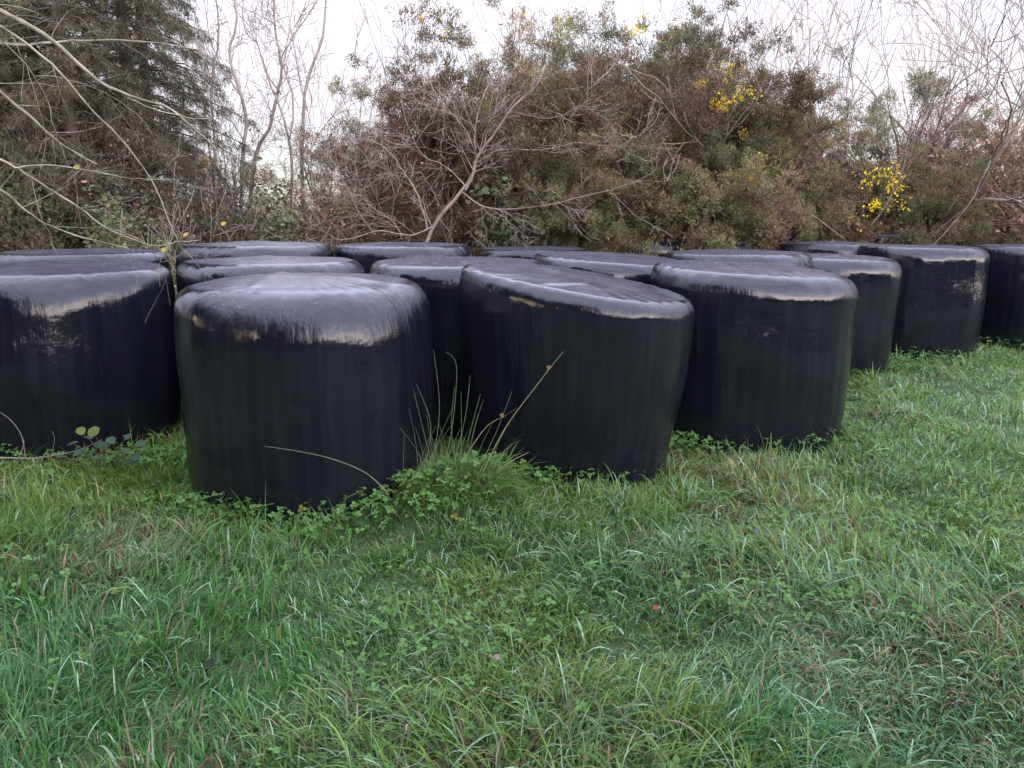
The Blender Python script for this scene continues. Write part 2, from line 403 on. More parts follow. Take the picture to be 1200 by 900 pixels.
# ------------------------------------------------------------------ GROUND
gx = np.concatenate([np.array([-600, -300, -150, -80, -50, -35]), np.arange(-25, 25.01, .16), np.array([35, 50, 80, 150, 300, 600])])
gy = np.concatenate([np.array([-600, -300, -150, -80, -50, -30, -22]), np.arange(-14, 24.01, .16), np.array([32, 45, 80, 150, 300, 600])])
GX, GY = np.meshgrid(gx, gy, indexing='ij'); GZ = gh(GX, GY)
nx, ny = GX.shape
V = np.stack([GX, GY, GZ], -1).reshape(-1, 3)
i = np.arange(nx - 1)[:, None] * ny; j = np.arange(ny - 1)[None, :]
Q = np.stack([i + j, i + ny + j, i + ny + j + 1, i + j + 1], -1).reshape(-1, 4)
m, nt, out = new_mat('turf_soil'); L = nt.links.new
tc = N(nt, 'ShaderNodeTexCoord'); n1 = N(nt, 'ShaderNodeTexNoise'); n1.inputs['Scale'].default_value = 1.4; n1.inputs['Detail'].default_value = 8
n2 = N(nt, 'ShaderNodeTexNoise'); n2.inputs['Scale'].default_value = 60; n2.inputs['Detail'].default_value = 6
r1 = ramp(nt, [(.35, (.025, .05, .014)), (.55, (.04, .075, .02)), (.72, (.07, .07, .03))])
r2 = ramp(nt, [(.3, (.45, .45, .45)), (.7, (1.4, 1.4, 1.3))])
mm = N(nt, 'ShaderNodeMix', data_type='RGBA', blend_type='MULTIPLY'); mm.inputs[0].default_value = 1
p = N(nt, 'ShaderNodeBsdfPrincipled'); p.inputs['Roughness'].default_value = .9
b = N(nt, 'ShaderNodeBump'); b.inputs['Distance'].default_value = .02
L(tc.outputs['Object'], n1.inputs['Vector']); L(tc.outputs['Object'], n2.inputs['Vector']); L(n1.outputs[0], r1.inputs[0]); L(n2.outputs[0], r2.inputs[0])
L(r1.outputs[0], mm.inputs[6]); L(r2.outputs[0], mm.inputs[7]); L(mm.outputs[2], p.inputs['Base Color']); L(n2.outputs[0], b.inputs['Height']); L(b.outputs[0], p.inputs['Normal']); L(p.outputs[0], out.inputs['Surface'])
ground = mesh_obj('ground', np_mesh('ground', V, Q.ravel(), np.arange(len(Q)) * 4, smooth=True), m)
tag(ground, kind='structure')

# ------------------------------------------------------------------ GRASS
BX = np.array([b_[0] for b_ in BALES]); BY = np.array([b_[1] for b_ in BALES]); BR = np.array([b_[2] * b_[4].get('rb', .93) for b_ in BALES])
def free(x, y, m=0.0):
    ok = np.ones(len(x), bool)
    for a, b_, c in zip(BX, BY, BR): ok &= np.hypot(x - a, y - b_) > c + m
    return ok
def inview(x, y, pad=1.0):
    return (np.abs(x) < .70 * y + pad)

PAL = dict(green=(.062, .172, .030), blue=(.080, .205, .088), pale=(.205, .335, .16), yell=(.175, .255, .042), straw=(.36, .29, .17), brown=(.14, .09, .05))
def make_blades(x, y, tuftx, tufty, nseg, wscale=1.0, hs=1.0):
    n = len(x)
    z = gh(x, y)
    wet = fbm(x, y, .55, 20); dry = fbm(x, y, 1.1, 40); tall = fbm(x, y, 1.5, 60); yel = fbm(x, y, .8, 80)
    ln = rng.gamma(6, 1 / 6, n) * (.066 + .28 * np.clip(tall - .24, 0, 1) ** 1.3) * hs
    out = np.stack([x - tuftx, y - tufty], 1); on = np.hypot(out[:, 0], out[:, 1])[:, None] + 1e-4
    fa = vnoise(x, y, .9, 100) * 9.0
    flow = np.stack([np.cos(fa), np.sin(fa)], 1)
    az = out / on * rng.uniform(.2, 1.1, (n, 1)) + flow * .55 + rng.normal(0, .55, (n, 2))
    az = az / (np.hypot(az[:, 0], az[:, 1])[:, None] + 1e-6)
    lean0 = np.abs(rng.normal(.30, .22, n)); bend = np.abs(rng.normal(1.25, .55, n)) * (.7 + .8 * dry)
    flat = rng.random(n) < .22; lean0[flat] += .7
    w = rng.gamma(7, 1 / 7, n) * .0066 * wscale
    # bend the blade in its own plane
    s = np.linspace(0, 1, nseg + 1)
    P = np.zeros((n, nseg + 1, 3)); P[:, 0] = np.stack([x, y, z - .01], 1)
    for k in range(1, nseg + 1):
        a = lean0 + bend * ((s[k] + s[k - 1]) / 2) ** 1.3
        st = ln / nseg
        P[:, k, 0] = P[:, k - 1, 0] + az[:, 0] * np.sin(a) * st
        P[:, k, 1] = P[:, k - 1, 1] + az[:, 1] * np.sin(a) * st
        P[:, k, 2] = P[:, k - 1, 2] + np.cos(a) * st
    tw = rng.normal(0, .5, n)
    sd = np.stack([-az[:, 1] * np.cos(tw), az[:, 0] * np.cos(tw), np.sin(tw) * .8], 1)
    vs = []
    for k in range(nseg):
        ww = (w * (1 - .85 * s[k] ** 1.6))[:, None] / 2
        vs += [P[:, k] - sd * ww, P[:, k] + sd * ww]
    vs.append(P[:, nseg])
    V = np.stack(vs, 1); nv = 2 * nseg + 1
    # colours
    g = np.array(PAL['green']); bl = np.array(PAL['blue']); pa = np.array(PAL['pale']); ye = np.array(PAL['yell']); st_ = np.array(PAL['straw']); br = np.array(PAL['brown'])
    rightness = sstep(-2.2, 1.8, x)[:, None]
    wv = sstep(.35, .62, wet + rng.normal(0, .12, n))[:, None] * (.35 + .65 * rightness)
    c = g * (1 - wv) + bl * wv
    pv = (sstep(.40, .72, fbm(x, y, 2.3, 140) + rng.normal(0, .12, n)) )[:, None] * (.30 + .55 * rightness)
    c = c * (1 - pv) + pa * pv
    yv = np.clip(sstep(.52, .70, yel + rng.normal(0, .08, n)) * .7 + .42 * sstep(3.0, 4.8, y), 0, .85)[:, None]; c = c * (1 - yv) + ye * yv
    pd = sstep(.56, .74, dry); ds = rng.random(n) < (.035 + .26 * pd)
    c[ds] = st_ * rng.uniform(.6, 1.1, (ds.sum(), 1))
    db = rng.random(n) < (.02 + .10 * pd); c[db] = br
    dw = rng.random(n) < (.05 + .10 * rightness[:, 0]); c[dw] = np.array([.30, .46, .29])
    c = c * rng.uniform(.55, 1.4, (n, 1))
    c = c * .90
    Cc = np.repeat(c, nv, 0)
    quads = []
    b0 = np.arange(n) * nv
    loops = []; 
    fl = []
    for k in range(nseg - 1):
        fl.append(np.stack([b0 + 2 * k, b0 + 2 * k + 1, b0 + 2 * k + 3, b0 + 2 * k + 2], 1))
    tri = np.stack([b0 + 2 * (nseg - 1), b0 + 2 * (nseg - 1) + 1, b0 + 2 * nseg], 1)
    return V.reshape(-1, 3), (np.concatenate(fl) if fl else np.zeros((0, 4), int)), tri, Cc

allV = []; allQ = []; allT = []; allC = []; vb = 0
def add_grass(y0, y1, dens, perTuft, nseg, wscale, hs):
    global vb
    halfw = .70 * y1 + 1.2
    nt_ = int(dens * (y1 - y0) * 2 * halfw / perTuft)
    tx = rng.uniform(-halfw, halfw, nt_); ty = rng.uniform(y0, y1, nt_)
    k = inview(tx, ty, 1.2) & free(tx, ty, -.05)
    # leave out what stands hidden between the bales
    tx, ty = tx[k], ty[k]
    x = np.repeat(tx, perTuft); y = np.repeat(ty, perTuft); n = len(x)
    sg = .035
    bx = x + rng.normal(0, sg, n); by = y + rng.normal(0, sg, n)
    k = free(bx, by, .005); x, y, bx, by = x[k], y[k], bx[k], by[k]
    V, Q, T, C = make_blades(bx, by, x, y, nseg, wscale, hs)
    allV.append(V); allQ.append(Q + vb); allT.append(T + vb); allC.append(C); vb += len(V)
add_grass(1.3, 3.2, 6600, 18, 5, 1.0, 1.0)
add_grass(3.2, 5.2, 5000, 18, 4, 1.15, .95)
add_grass(5.2, 7.5, 3000, 16, 3, 1.4, .85)
add_grass(7.5, 11.5, 1900, 14, 3, 1.8, .8)
add_grass(11.5, 16, 500, 12, 2, 2.4, 1.0)
V = np.concatenate(allV); Qd = np.concatenate(allQ); T = np.concatenate(allT); C = np.concatenate(allC)
loops = np.concatenate([Qd.ravel(), T.ravel()]); starts = np.concatenate([np.arange(len(Qd)) * 4, len(Qd) * 4 + np.arange(len(T)) * 3])
gr = mesh_obj('grass', np_mesh('grass', V, loops, starts, C), M_GRASS)
tag(gr, 'long damp meadow grass growing all round the bales', 'grass', kind='stuff')
print('grass verts', len(V))

# ------------------------------------------------------------------ CLOVER and creeping weeds in the turf
def round_leaves(x, y, z, size, col, tri=3, up=.9):
    n = len(x); Vs = []; Cs = []
    K = 7
    az0 = rng.uniform(0, 2 * pi, n)
    nt_ = unit(np.stack([rng.normal(0, .35, n), rng.normal(-.15, .35, n), np.ones(n) * up], 1))
    for t in range(tri):
        az = az0 + t * 2 * pi / tri + rng.normal(0, .15, n)
        d = np.stack([np.cos(az), np.sin(az), np.zeros(n)], 1); d = unit(d - nt_ * (d * nt_).sum(1, keepdims=True)); s = np.cross(nt_, d)
        c = np.stack([x, y, z], 1) + d * size[:, None] * .62
        ang = np.linspace(0, 2 * pi, K, endpoint=False)
        ring = []
        for a in ang:
            rr_ = size * (.52 + .06 * np.cos(2 * a)) * (1 if abs(a) > .1 else .86)
            ring.append(c + d * (np.cos(a) * rr_)[:, None] + s * (np.sin(a) * rr_)[:, None] + nt_ * (abs(np.sin(a)) * size * .12)[:, None])
        cl = col * .72 * (1 + rng.uniform(-.25, .25, (n, 1)))
        for q in range(K):
            Vs.append(np.stack([c, ring[q], ring[(q + 1) % K]], 1).reshape(-1, 3)); Cs.append(np.repeat(cl, 3, 0))
    return np.concatenate(Vs), np.concatenate(Cs)
cxs = []; cys = []; hh = []
# carpet patches
n0 = 30000
x = rng.uniform(-9, 9, n0); y = 1.4 + 8.5 * rng.random(n0) ** 1.3
k = inview(x, y, 1.0) & free(x, y, .02) & (fbm(x, y, 1.3, 200) + rng.normal(0, .07, n0) > .57)
cxs.append(x[k]); cys.append(y[k]); hh.append(rng.uniform(.04, .10, k.sum()))
# thick fringe at the foot of the bales
for (u, v, sx_, sy_, q) in [(470, 595, .28, .12, 260), (520, 590, .2, .12, 90), (380, 600, .22, .10, 220), (270, 612, .2, .08, 150), (650, 572, .3, .10, 240), (600, 575, .2, .12, 150),
                        (830, 520, .35, .14, 260), (900, 522, .4, .1, 200), (1100, 425, .6, .18, 260), (1040, 432, .4, .15, 220), (180, 545, .3, .12, 240), (60, 550, .5, .14, 150), (790, 530, .25, .15, 160), (1180, 412, .6, .15, 200), (460, 615, .35, .12, 220)]:
    d = ray(u, v); P0 = np.array([0, 0, CH]) + d * ((CH + .08) / -d[2])
    xx = P0[0] + rng.normal(0, sx_, q); yy = P0[1] + rng.normal(0, sy_, q); k = free(xx, yy, .02)
    cxs.append(xx[k]); cys.append(yy[k]); hh.append(rng.uniform(.06, .17, k.sum()))
x = np.concatenate(cxs); y = np.concatenate(cys); h_ = np.concatenate(hh); n = len(x)
size = rng.uniform(.010, .026, n)
base = np.array([.085, .22, .035]); b2 = np.array([.16, .31, .09]); b3 = np.array([.17, .20, .035])
t = rng.random((n, 1)); c = base * (1 - t) + b2 * t; yl = rng.random(n) < .07; c[yl] = b3
V1, C1 = round_leaves(x, y, gh(x, y) + h_, size, c)
# stalks
st = np.stack([x, y, gh(x, y) - .01], 1); tp = np.stack([x, y, gh(x, y) + h_], 1); s = unit(rng.normal(0, 1, (n, 3)) * [1, 1, 0]) * .0012
V2 = np.stack([st - s, st + s, tp], 1).reshape(-1, 3) + 0; C2 = np.repeat(c * .9, 3, 0)
cl = mesh_obj('clover', tri_mesh('clover', [(V1, C1), (V2, C2)]), M_LEAF)
tag(cl, 'clover and creeping broad leaved weeds spread through the grass', 'clover', kind='stuff')

# ------------------------------------------------------------------ TALL GRASS TUFT with rush stalks
def px_ground(u, v):
    d = ray(u, v); return np.array([0, 0, CH]) + d * (CH / -d[2])
def poly_px(pts, Y0, Y1, r0, r1, n=None):
    P_ = np.array([at(u, v, Y0 + (Y1 - Y0) * i / (len(pts) - 1)) for i, (u, v) in enumerate(pts)])
    # smooth resample (Catmull-Rom)
    outp = []; k = len(P_)
    for i in range(k - 1):
        p0 = P_[max(i - 1, 0)]; p1 = P_[i]; p2 = P_[i + 1]; p3 = P_[min(i + 2, k - 1)]
        for t in np.linspace(0, 1, 5, endpoint=False):
            outp.append(.5 * ((2 * p1) + (p2 - p0) * t + (2 * p0 - 5 * p1 + 4 * p2 - p3) * t * t + (3 * p1 - p0 - 3 * p2 + p3) * t ** 3))
    outp.append(P_[-1]); outp = np.array(outp)
    return outp, np.linspace(r0, r1, len(outp))
def simple_mat(name, c, rough=.6):
    m, nt, out = new_mat(name); tc = N(nt, 'ShaderNodeTexCoord'); n = N(nt, 'ShaderNodeTexNoise'); n.inputs['Scale'].default_value = 25
    r = ramp(nt, [(.3, tuple(.7 * a for a in c)), (.7, tuple(1.25 * a for a in c))]); p = N(nt, 'ShaderNodeBsdfPrincipled'); p.inputs['Roughness'].default_value = rough
    nt.links.new(tc.outputs['Object'], n.inputs['Vector']); nt.links.new(n.outputs[0], r.inputs[0]); nt.links.new(r.outputs[0], p.inputs['Base Color']); nt.links.new(p.outputs[0], out.inputs['Surface'])
    return m
M_STALK = simple_mat('dry_stalk', (.36, .33, .20)); M_STALKG = simple_mat('green_stalk', (.20, .25, .13)); M_SEED = simple_mat('seed_head', (.42, .28, .14))

tc0 = np.array([-.36, 4.50]); z0 = float(gh(*tc0))
tuft = thing('grass_tuft', (tc0[0], tc0[1], z0), 'tall green grass tuft in the gap between the nearest bale and tipped lid bale', 'grass tuft')
n = 2600; tx = tc0[0] + rng.normal(0, .20, n); ty = tc0[1] - .05 + rng.normal(0, .16, n)
Vt, Qt, Tt, Ct = make_blades(tx, ty, np.full(n, tc0[0]), np.full(n, tc0[1]), 5, 1.1, 1.75)
Vt = Vt - np.array([tc0[0], tc0[1], z0]); Ct = Ct * .5 + np.array([.09, .15, .04]) * .5
me = np_mesh('tuft', Vt, np.concatenate([Qt.ravel(), Tt.ravel()]), np.concatenate([np.arange(len(Qt)) * 4, len(Qt) * 4 + np.arange(len(Tt)) * 3]), Ct)
mesh_obj('blades', me, M_GRASS, tuft)
stk = [[(470, 565), (440, 500), (433, 470)], [(495, 560), (505, 500), (488, 450)], [(505, 555), (515, 480), (508, 410)], [(530, 550), (545, 490), (551, 440)], [(540, 550), (550, 510), (563, 462)], [(520, 545), (530, 500), (535, 430), (522, 412)],
       [(512, 570), (500, 520), (484, 455)], [(555, 560), (580, 510), (600, 458)], [(548, 565), (552, 520), (560, 485)], [(536, 560), (529, 500), (533, 452)], [(470, 560), (462, 540), (450, 520)]]
for s_ in stk:
    pl = [poly_px(s_, 4.45, 4.42, .0016, .0007)]
    pts = pl[0][0] - np.array([tc0[0], tc0[1], z0])
    mesh_obj('stalk', tubes('stalk', [(pts, pl[0][1])], 4), M_STALKG, tuft)
for q in range(16):
    u0 = rng.normal(520, 22); du = rng.normal(0, 22); v1 = rng.uniform(455, 520)
    ap = poly_px([(u0, 560), (u0 + du * .3, (560 + v1) / 2), (u0 + du, v1)], 4.45, 4.42 + rng.normal(0, .05), .0013, .0006)
    mesh_obj('stalk', tubes('stalk', [(ap[0] - np.array([tc0[0], tc0[1], z0]), ap[1])], 4), M_STALKG, tuft)
# separate long stalks
def stalk_thing(px, Y0, Y1, r, label, mat, heads=()):
    pts, rad = poly_px(px, Y0, Y1, r, r * .4)
    b0 = pts[0]; t = thing('grass_stalk', b0, label, 'grass stalk', 'long single stalks before the bales')
    mesh_obj('stem', tubes('stem', [(pts - b0, rad)], 5), mat, t)
    for (u, v, Y) in heads:
        c = at(u, v, Y) - b0; nh = 30
        Vh, Ch = spines(np.repeat(c[None], nh, 0), unit(rng.normal(0, 1, (nh, 3)) + [.3, 0, .8]), 2, .014, .008, .4, np.array([.38, .26, .13]), .3, .002)
        mesh_obj('seed_head', tri_mesh('seed_head', [(Vh, Ch)]), M_LEAF, t)
stalk_thing([(560, 566), (590, 505), (630, 450), (660, 412)], 4.40, 4.25, .0032, 'longest leaning rush stalk with a brown seed head, crossing the tipped lid bale', M_STALK, [(643, 431, 4.28)])
stalk_thing([(545, 535), (570, 500), (592, 487), (606, 478)], 4.42, 4.35, .0022, 'short leaning rush stalk with a seed head in the middle of it', M_STALK, [(588, 487, 4.38)])
stalk_thing([(456, 580), (430, 555), (390, 538), (345, 528), (310, 523)], 3.98, 3.95, .0022, 'long pale dry stalk arching leftward across the nearest bale', M_STALK)
stalk_thing([(583, 552), (600, 540), (620, 530)], 4.30, 4.27, .003, 'short thick dry stalk low before the tipped lid bale', M_STALK)

# ------------------------------------------------------------------ BRAMBLE at the left bale
g = px_ground(125, 540); zb = float(gh(g[0], g[1]))
br = thing('bramble_plant', (g[0], g[1], zb), 'low bramble with round dark leaves at the foot of the left edge bale', 'bramble')
pos = [(95, 505, 1), (103, 513, 0), (118, 522, 0), (92, 530, 0), (106, 534, 0), (130, 516, 0), (148, 528, 0), (150, 512, 0), (160, 535, 0), (85, 520, 0), (140, 538, 0), (122, 536, 0), (110, 506, 1), (70, 535, 0), (165, 520, 0), (154, 540, 0)]
cn = np.array([at(u, v, 4.95 + random.uniform(-.12, .1)) for u, v, _ in pos]) - np.array([g[0], g[1], zb])
cc = np.array([(.20, .24, .05) if f else (.07, .13, .075) for _, _, f in pos])
K = 9
def big_leaf(c, sz, col):
    nn = unit(np.array([rng.normal(0, .25), rng.normal(-.55, .25), 1])); d = unit(np.cross(nn, rng.normal(0, 1, 3))); s = np.cross(nn, d)
    out = []
    ring = []
    for q in range(12):
        a = q / 12 * 2 * pi; rr_ = sz * (1 + .10 * (q % 2)) * (1.15 if q == 0 else 1)
        ring.append(c + d * cos(a) * rr_ + s * sin(a) * rr_ * .85 + nn * abs(sin(a)) * sz * .18)
    for q in range(12): out += [c, ring[q], ring[(q + 1) % 12]]
    return np.array(out), np.tile(col, (36, 1))
for c, k_ in zip(cn, cc):
    mesh_obj('leaf', tri_mesh('leaf', [big_leaf(c, rng.uniform(.026, .042), k_ * .6)]), M_LEAF, br)
pl = []
for c in cn: pl.append((np.array([[rng.normal(0, .05), rng.normal(0, .05), 0], c * [.6, .6, .7] + [0, 0, .02], c]), np.array([.003, .0025, .0015])))
mesh_obj('stem', tubes('stem', pl, 4), M_BARK_RED, br)
# dead bramble cane at the far left
b0 = at(-25, 552, 4.9); cane = thing('bramble_cane', b0, 'bare pale bramble cane lying by the foot of the left edge bale', 'bramble cane')
pl = [poly_px([(-30, 535), (20, 537), (48, 536), (90, 528), (120, 515)], 4.9, 4.95, .006, .002), poly_px([(30, 537), (25, 510), (10, 490), (-10, 478)], 4.9, 4.85, .004, .002),
      poly_px([(22, 537), (28, 520), (26, 512)], 4.9, 4.9, .003, .0015), poly_px([(5, 540), (-5, 555), (10, 560)], 4.88, 4.85, .004, .002), poly_px([(60, 533), (64, 515), (61, 505)], 4.92, 4.9, .002, .001)]
mesh_obj('stem', tubes('stem', [(a - b0, r_) for a, r_ in pl], 5), M_BARK_GREY, cane)

# ------------------------------------------------------------------ FALLEN LEAVES
def fallen(u, v, size, col, label, z=.07):
    g = px_ground(u, v); zz = float(gh(g[0], g[1])) + z; g = px_ground(u, v); d = ray(u, v); g = np.array([0, 0, CH]) + d * ((CH - zz) / -d[2])
    V_, C_ = big_leaf(np.zeros(3), size, np.array(col))
    o = mesh_obj('fallen_leaf', tri_mesh('fallen_leaf', [(V_, C_)]), M_LEAF); o.location = g
    tag(o, label, 'leaf', 'fallen leaves in the grass')
fallen(768, 712, .013, (.32, .05, .035), 'small round red leaf lying in the right half of the grass')
fallen(246, 778, .024, (.025, .028, .026), 'blackened leaf lying in the lower left grass')
fallen(583, 770, .014, (.26, .16, .15), 'small pinkish brown leaf lying low in the middle of the grass')
fallen(886, 622, .016, (.14, .15, .17), 'greyish leaf lying in the grass below the broad bale')

# ------------------------------------------------------------------ OVERHANGING TREE at the left (trunk outside the frame)
ov = thing('overhanging_tree', (-3.3, 3.2, float(gh(-3.3, 3.2))), 'leafless tree at the left whose long bare branches hang over the left bales', 'tree')
ob = np.array([-3.3, 3.2, float(gh(-3.3, 3.2))])
trunk = []; tips = []
tp = np.array([[0, 0, -.1], [.03, .02, .8], [-.02, .05, 1.6], [.05, .0, 2.4], [.0, .08, 3.4], [.1, .0, 4.6]]); trunk.append((tp, np.array([.14, .12, .10, .085, .06, .03])))
BR = [  # pixel polyline, Y0, Y1, r0, r1
 ([(-60, -20), (0, 12), (60, 47), (110, 92), (150, 115), (200, 133), (250, 180)], 3.3, 4.0, .017, .005),
 ([(150, 115), (180, 128), (215, 137), (245, 140)], 3.65, 4.0, .008, .003),
 ([(-60, 0), (0, 28), (60, 75), (100, 118), (150, 170), (180, 210), (200, 255), (214, 288), (228, 300)], 3.2, 3.7, .008, .0022),
 ([(-40, 20), (0, 47), (40, 88), (62, 128), (72, 162), (85, 196)], 3.1, 3.4, .006, .002),
 ([(40, 88), (70, 92), (110, 105), (150, 128)], 3.2, 3.6, .004, .002),
 ([(-60, 55), (0, 108), (40, 140), (75, 170), (110, 190)], 3.6, 4.1, .014, .005),
 ([(-60, 165), (0, 188), (40, 210), (90, 240), (130, 268), (180, 287), (215, 282), (240, 280)], 3.2, 3.7, .008, .002),
 ([(15, 197), (50, 193), (100, 200), (150, 208), (210, 210)], 3.25, 3.8, .0065, .002),
 ([(130, 268), (160, 278), (180, 292), (195, 310), (214, 303)], 3.5, 3.7, .003, .0015),
 ([(-60, 190), (0, 222), (30, 245), (60, 262), (110, 280), (150, 290)], 3.4, 3.9, .010, .003),
 ([(-60, 40), (20, 52), (60, 47), (110, 45), (190, 50), (240, 60)], 4.0, 4.6, .011, .003),
 ([(70, 162), (95, 176), (108, 200), (120, 220), (150, 245)], 3.5, 3.9, .0035, .0015),
 ([(85, 196), (88, 205), (112, 190)], 3.4, 3.5, .002, .001),
]
for pp, Y0, Y1, r0, r1 in BR:
    a, r_ = poly_px(pp, Y0, Y1, r0 * .72, r1 * .8)
    a = a + np.cumsum(rng.normal(0, .0022, a.shape), 0)
    # the thick branches start at the trunk
    if pp[0][0] < -30:
        st = np.array([0, 0, max(.5, min(3.8, a[0][2] - ob[2] - .25))]) + ob
        a = np.vstack([st, (st + a[0]) / 2 + [0, 0, .05], a]); r_ = np.concatenate([[r0 * 1.8, r0 * 1.3], r_])
    trunk.append((a - ob, r_))
    # side twigs
    kk = len(a)
    for q in range(int(kk * .22)):
        i0 = rng.integers(3, kk - 1); t = unit(a[i0] - a[i0 - 1]); sd = unit(np.cross(t, rng.normal(0, 1, 3)))
        grow(trunk, tips, a[i0] - ob, unit(t * .7 + sd * .7), rng.uniform(.08, .32), r_[i0] * .4, 1, dict(step=.05, wob=.12, up=.0, taper=.7, rmin=.0007, depth=2, n=[2, 2], **{'from': [.3, .3]}, ang=[.6, .6], len=[.6, .6]))
mesh_obj('trunk', tubes('trunk', trunk, 7), M_BARK_MOSS, ov)
# last leaves hanging on
sp_ = []
for (u, v, Y, col) in [(99, 213, 3.5, (.42, .20, .09)), (192, 293, 3.6, (.35, .32, .06)), (90, 196, 3.4, (.28, .26, .06)), (262, 262, 3.9, (.40, .26, .06)), (186, 283, 3.6, (.2, .22, .06)), (218, 275, 3.7, (.42, .28, .10))]:
    c = at(u, v, Y) - ob; mesh_obj('leaf', tri_mesh('leaf', [big_leaf(c, .014, np.array(col))]), M_LEAF, ov)

# ------------------------------------------------------------------ BACKGROUND PLANTS
PG = dict(step=.22, wob=.10, up=.05, taper=.72, rmin=.004, depth=4, n=[4, 4, 4, 3], ang=[.45, .55, .6, .65], len=[.62, .58, .55, .5])
PG['from'] = [.35, .25, .2, .2]
# --- bare saplings
def make_bare(name, label, cat, hgt, r0, stems, spread, P, mat, leafcol=None, nleaf=0):
    t = thing(name, (0, 0, 0), label, cat)
    polys, tips = bare_tree(hgt, r0, stems, spread, P)
    mesh_obj('trunk', tubes('trunk', polys, 6), mat, t)
    if nleaf:
        C_ = np.array([tp_[0] for tp_ in tips]); C_ = C_[rng.integers(0, len(C_), nleaf)]
        mesh_obj('leaves', tri_mesh('leaves', [leaves(C_, 1, .05, .05, np.array(leafcol))]), M_LEAF, t)
    return t
Psap = dict(step=.25, wob=.11, up=.05, taper=.75, rmin=.004, depth=3, n=[3, 3, 2], ang=[.38, .5, .6], len=[.6, .5, .45]); Psap['from'] = [.25, .2, .2]
Ptree = dict(step=.22, wob=.14, up=.03, taper=.62, rmin=.0055, depth=4, n=[4, 4, 3, 2], ang=[.42, .5, .55, .6], len=[.66, .6, .55, .5]); Ptree['from'] = [.4, .25, .2, .2]
Ptwig = dict(step=.14, wob=.19, up=.0, taper=.7, rmin=.003, depth=4, n=[5, 5, 4, 3], ang=[.6, .7, .7, .7], len=[.62, .58, .55, .5]); Ptwig['from'] = [.1, .15, .2, .2]

sapA = make_bare('bare_sapling', '', 'sapling', 7.5, .05, 3, .12, Psap, M_BARK_GREY)
sapB = make_bare('bare_sapling', '', 'sapling', 7.0, .045, 4, .17, Psap, M_BARK_GREY)
GS = 'bare saplings behind the hedge'
def X(u, Y): return float(at(u, 250, Y)[0])
place_copies(sapA, [(X(470, 17.5), 17.5, 4.0, 1.1, 'bare sapling rising behind the left gorse crown'),
                    (X(800, 17), 17, 1.0, 1.1, 'bare sapling rising just left of the large flowering gorse crown'),
                    (X(905, 16), 16, 5.0, 1.0, 'thin bare sapling standing right of the yellow flowering gorse crown')], GS)
place_copies(sapB, [(X(250, 16.5), 16.5, .9, 1.05, 'thin bare sapling touching the edge of the dark conifers'),
                    (X(405, 15.5), 15.5, 3.3, 1.0, 'bare sapling against the left side of the tall gorse'),
                    (X(630, 17), 17, 2.5, 1.1, 'bare sapling rising behind the middle of the gorse'),
                    (X(855, 18), 18, .2, 1.15, 'bare sapling rising behind the yellow flowering gorse crown')], GS)
Pst = dict(step=.14, wob=.15, up=.03, taper=.7, rmin=.0045, depth=3, n=[3, 3, 2], ang=[.6, .65, .7], len=[.6, .55, .5]); Pst['from'] = [.2, .2, .2]
STEMS = [
 ('bare sapling with one leaning stem at the left of the open patch of sky', 14.0, [([(282, 300), (283, 200), (288, 150), (278, 100), (268, 62), (275, 20), (273, -40)], .042, .015), ([(280, 110), (262, 80), (248, 40), (240, -20)], .016, .007), ([(286, 165), (262, 125), (245, 90), (232, 50)], .014, .005)]),
 ('bare sapling curving right in the middle of the open patch of sky', 14.4, [([(292, 300), (297, 195), (316, 150), (327, 105), (330, 70), (322, 30), (318, -40)], .045, .016), ([(328, 75), (345, 45), (362, 20), (380, -10)], .018, .006), ([(330, 110), (312, 80), (302, 50), (288, 30), (290, -20)], .018, .007), ([(318, 60), (306, 40), (311, -10)], .010, .005)]),
 ('bare sapling leaning left across the right of the open patch of sky', 13.8, [([(340, 300), (338, 180), (320, 120), (306, 85), (298, 60)], .034, .008), ([(338, 170), (345, 120), (336, 80), (343, 30), (346, -20)], .018, .006)]),
 ('straight bare sapling at the right side of the open patch of sky', 14.1, [([(356, 300), (357, 190), (361, 110), (380, 40), (384, -30)], .045, .016), ([(360, 130), (350, 80), (340, 30), (338, -20)], .018, .006), ([(358, 180), (375, 150), (396, 120), (402, 80)], .014, .005)]),
 ('thin bare sapling nearest the conifers in the open patch of sky', 14.6, [([(256, 300), (254, 160), (250, 90), (256, 40), (252, -30)], .03, .010), ([(252, 120), (240, 95), (232, 50)], .012, .005)]),
]
for lab, Yq, limbs_ in STEMS:
    b0 = at(limbs_[0][0][0][0], 300, Yq); b0[2] = float(gh(b0[0], b0[1])) - .03
    t = thing('bare_sapling', b0, lab, 'sapling', GS); pl = []; tips = []
    for pp, r0, r1 in limbs_:
        a, r_ = poly_px(pp, Yq, Yq + rng.normal(0, .3), r0 * .85, r1 * .85); a = a + np.cumsum(rng.normal(0, .010, a.shape), 0); pl.append((a - b0, r_)); kk = len(a)
        for q in range(int(kk * .38)):
            i0 = rng.integers(kk // 3, kk); tt_ = unit(a[i0] - a[i0 - 1]); sd = unit(np.cross(tt_, rng.normal(0, 1, 3)))
            grow(pl, tips, a[i0] - b0, unit(tt_ * .8 + sd * .6), rng.uniform(.3, .9), r_[i0] * .35, 1, Pst)
    mesh_obj('trunk', tubes('trunk', pl, 6), M_BARK_GREY, t)
trA = make_bare('bare_tree', '', 'tree', 8.0, .11, 4, .28, Ptree, M_BARK_PALE)
trB = make_bare('bare_tree', '', 'tree', 7.5, .09, 4, .30, Ptree, M_BARK_GREY)
GT = 'leafless trees behind the right of the hedge'
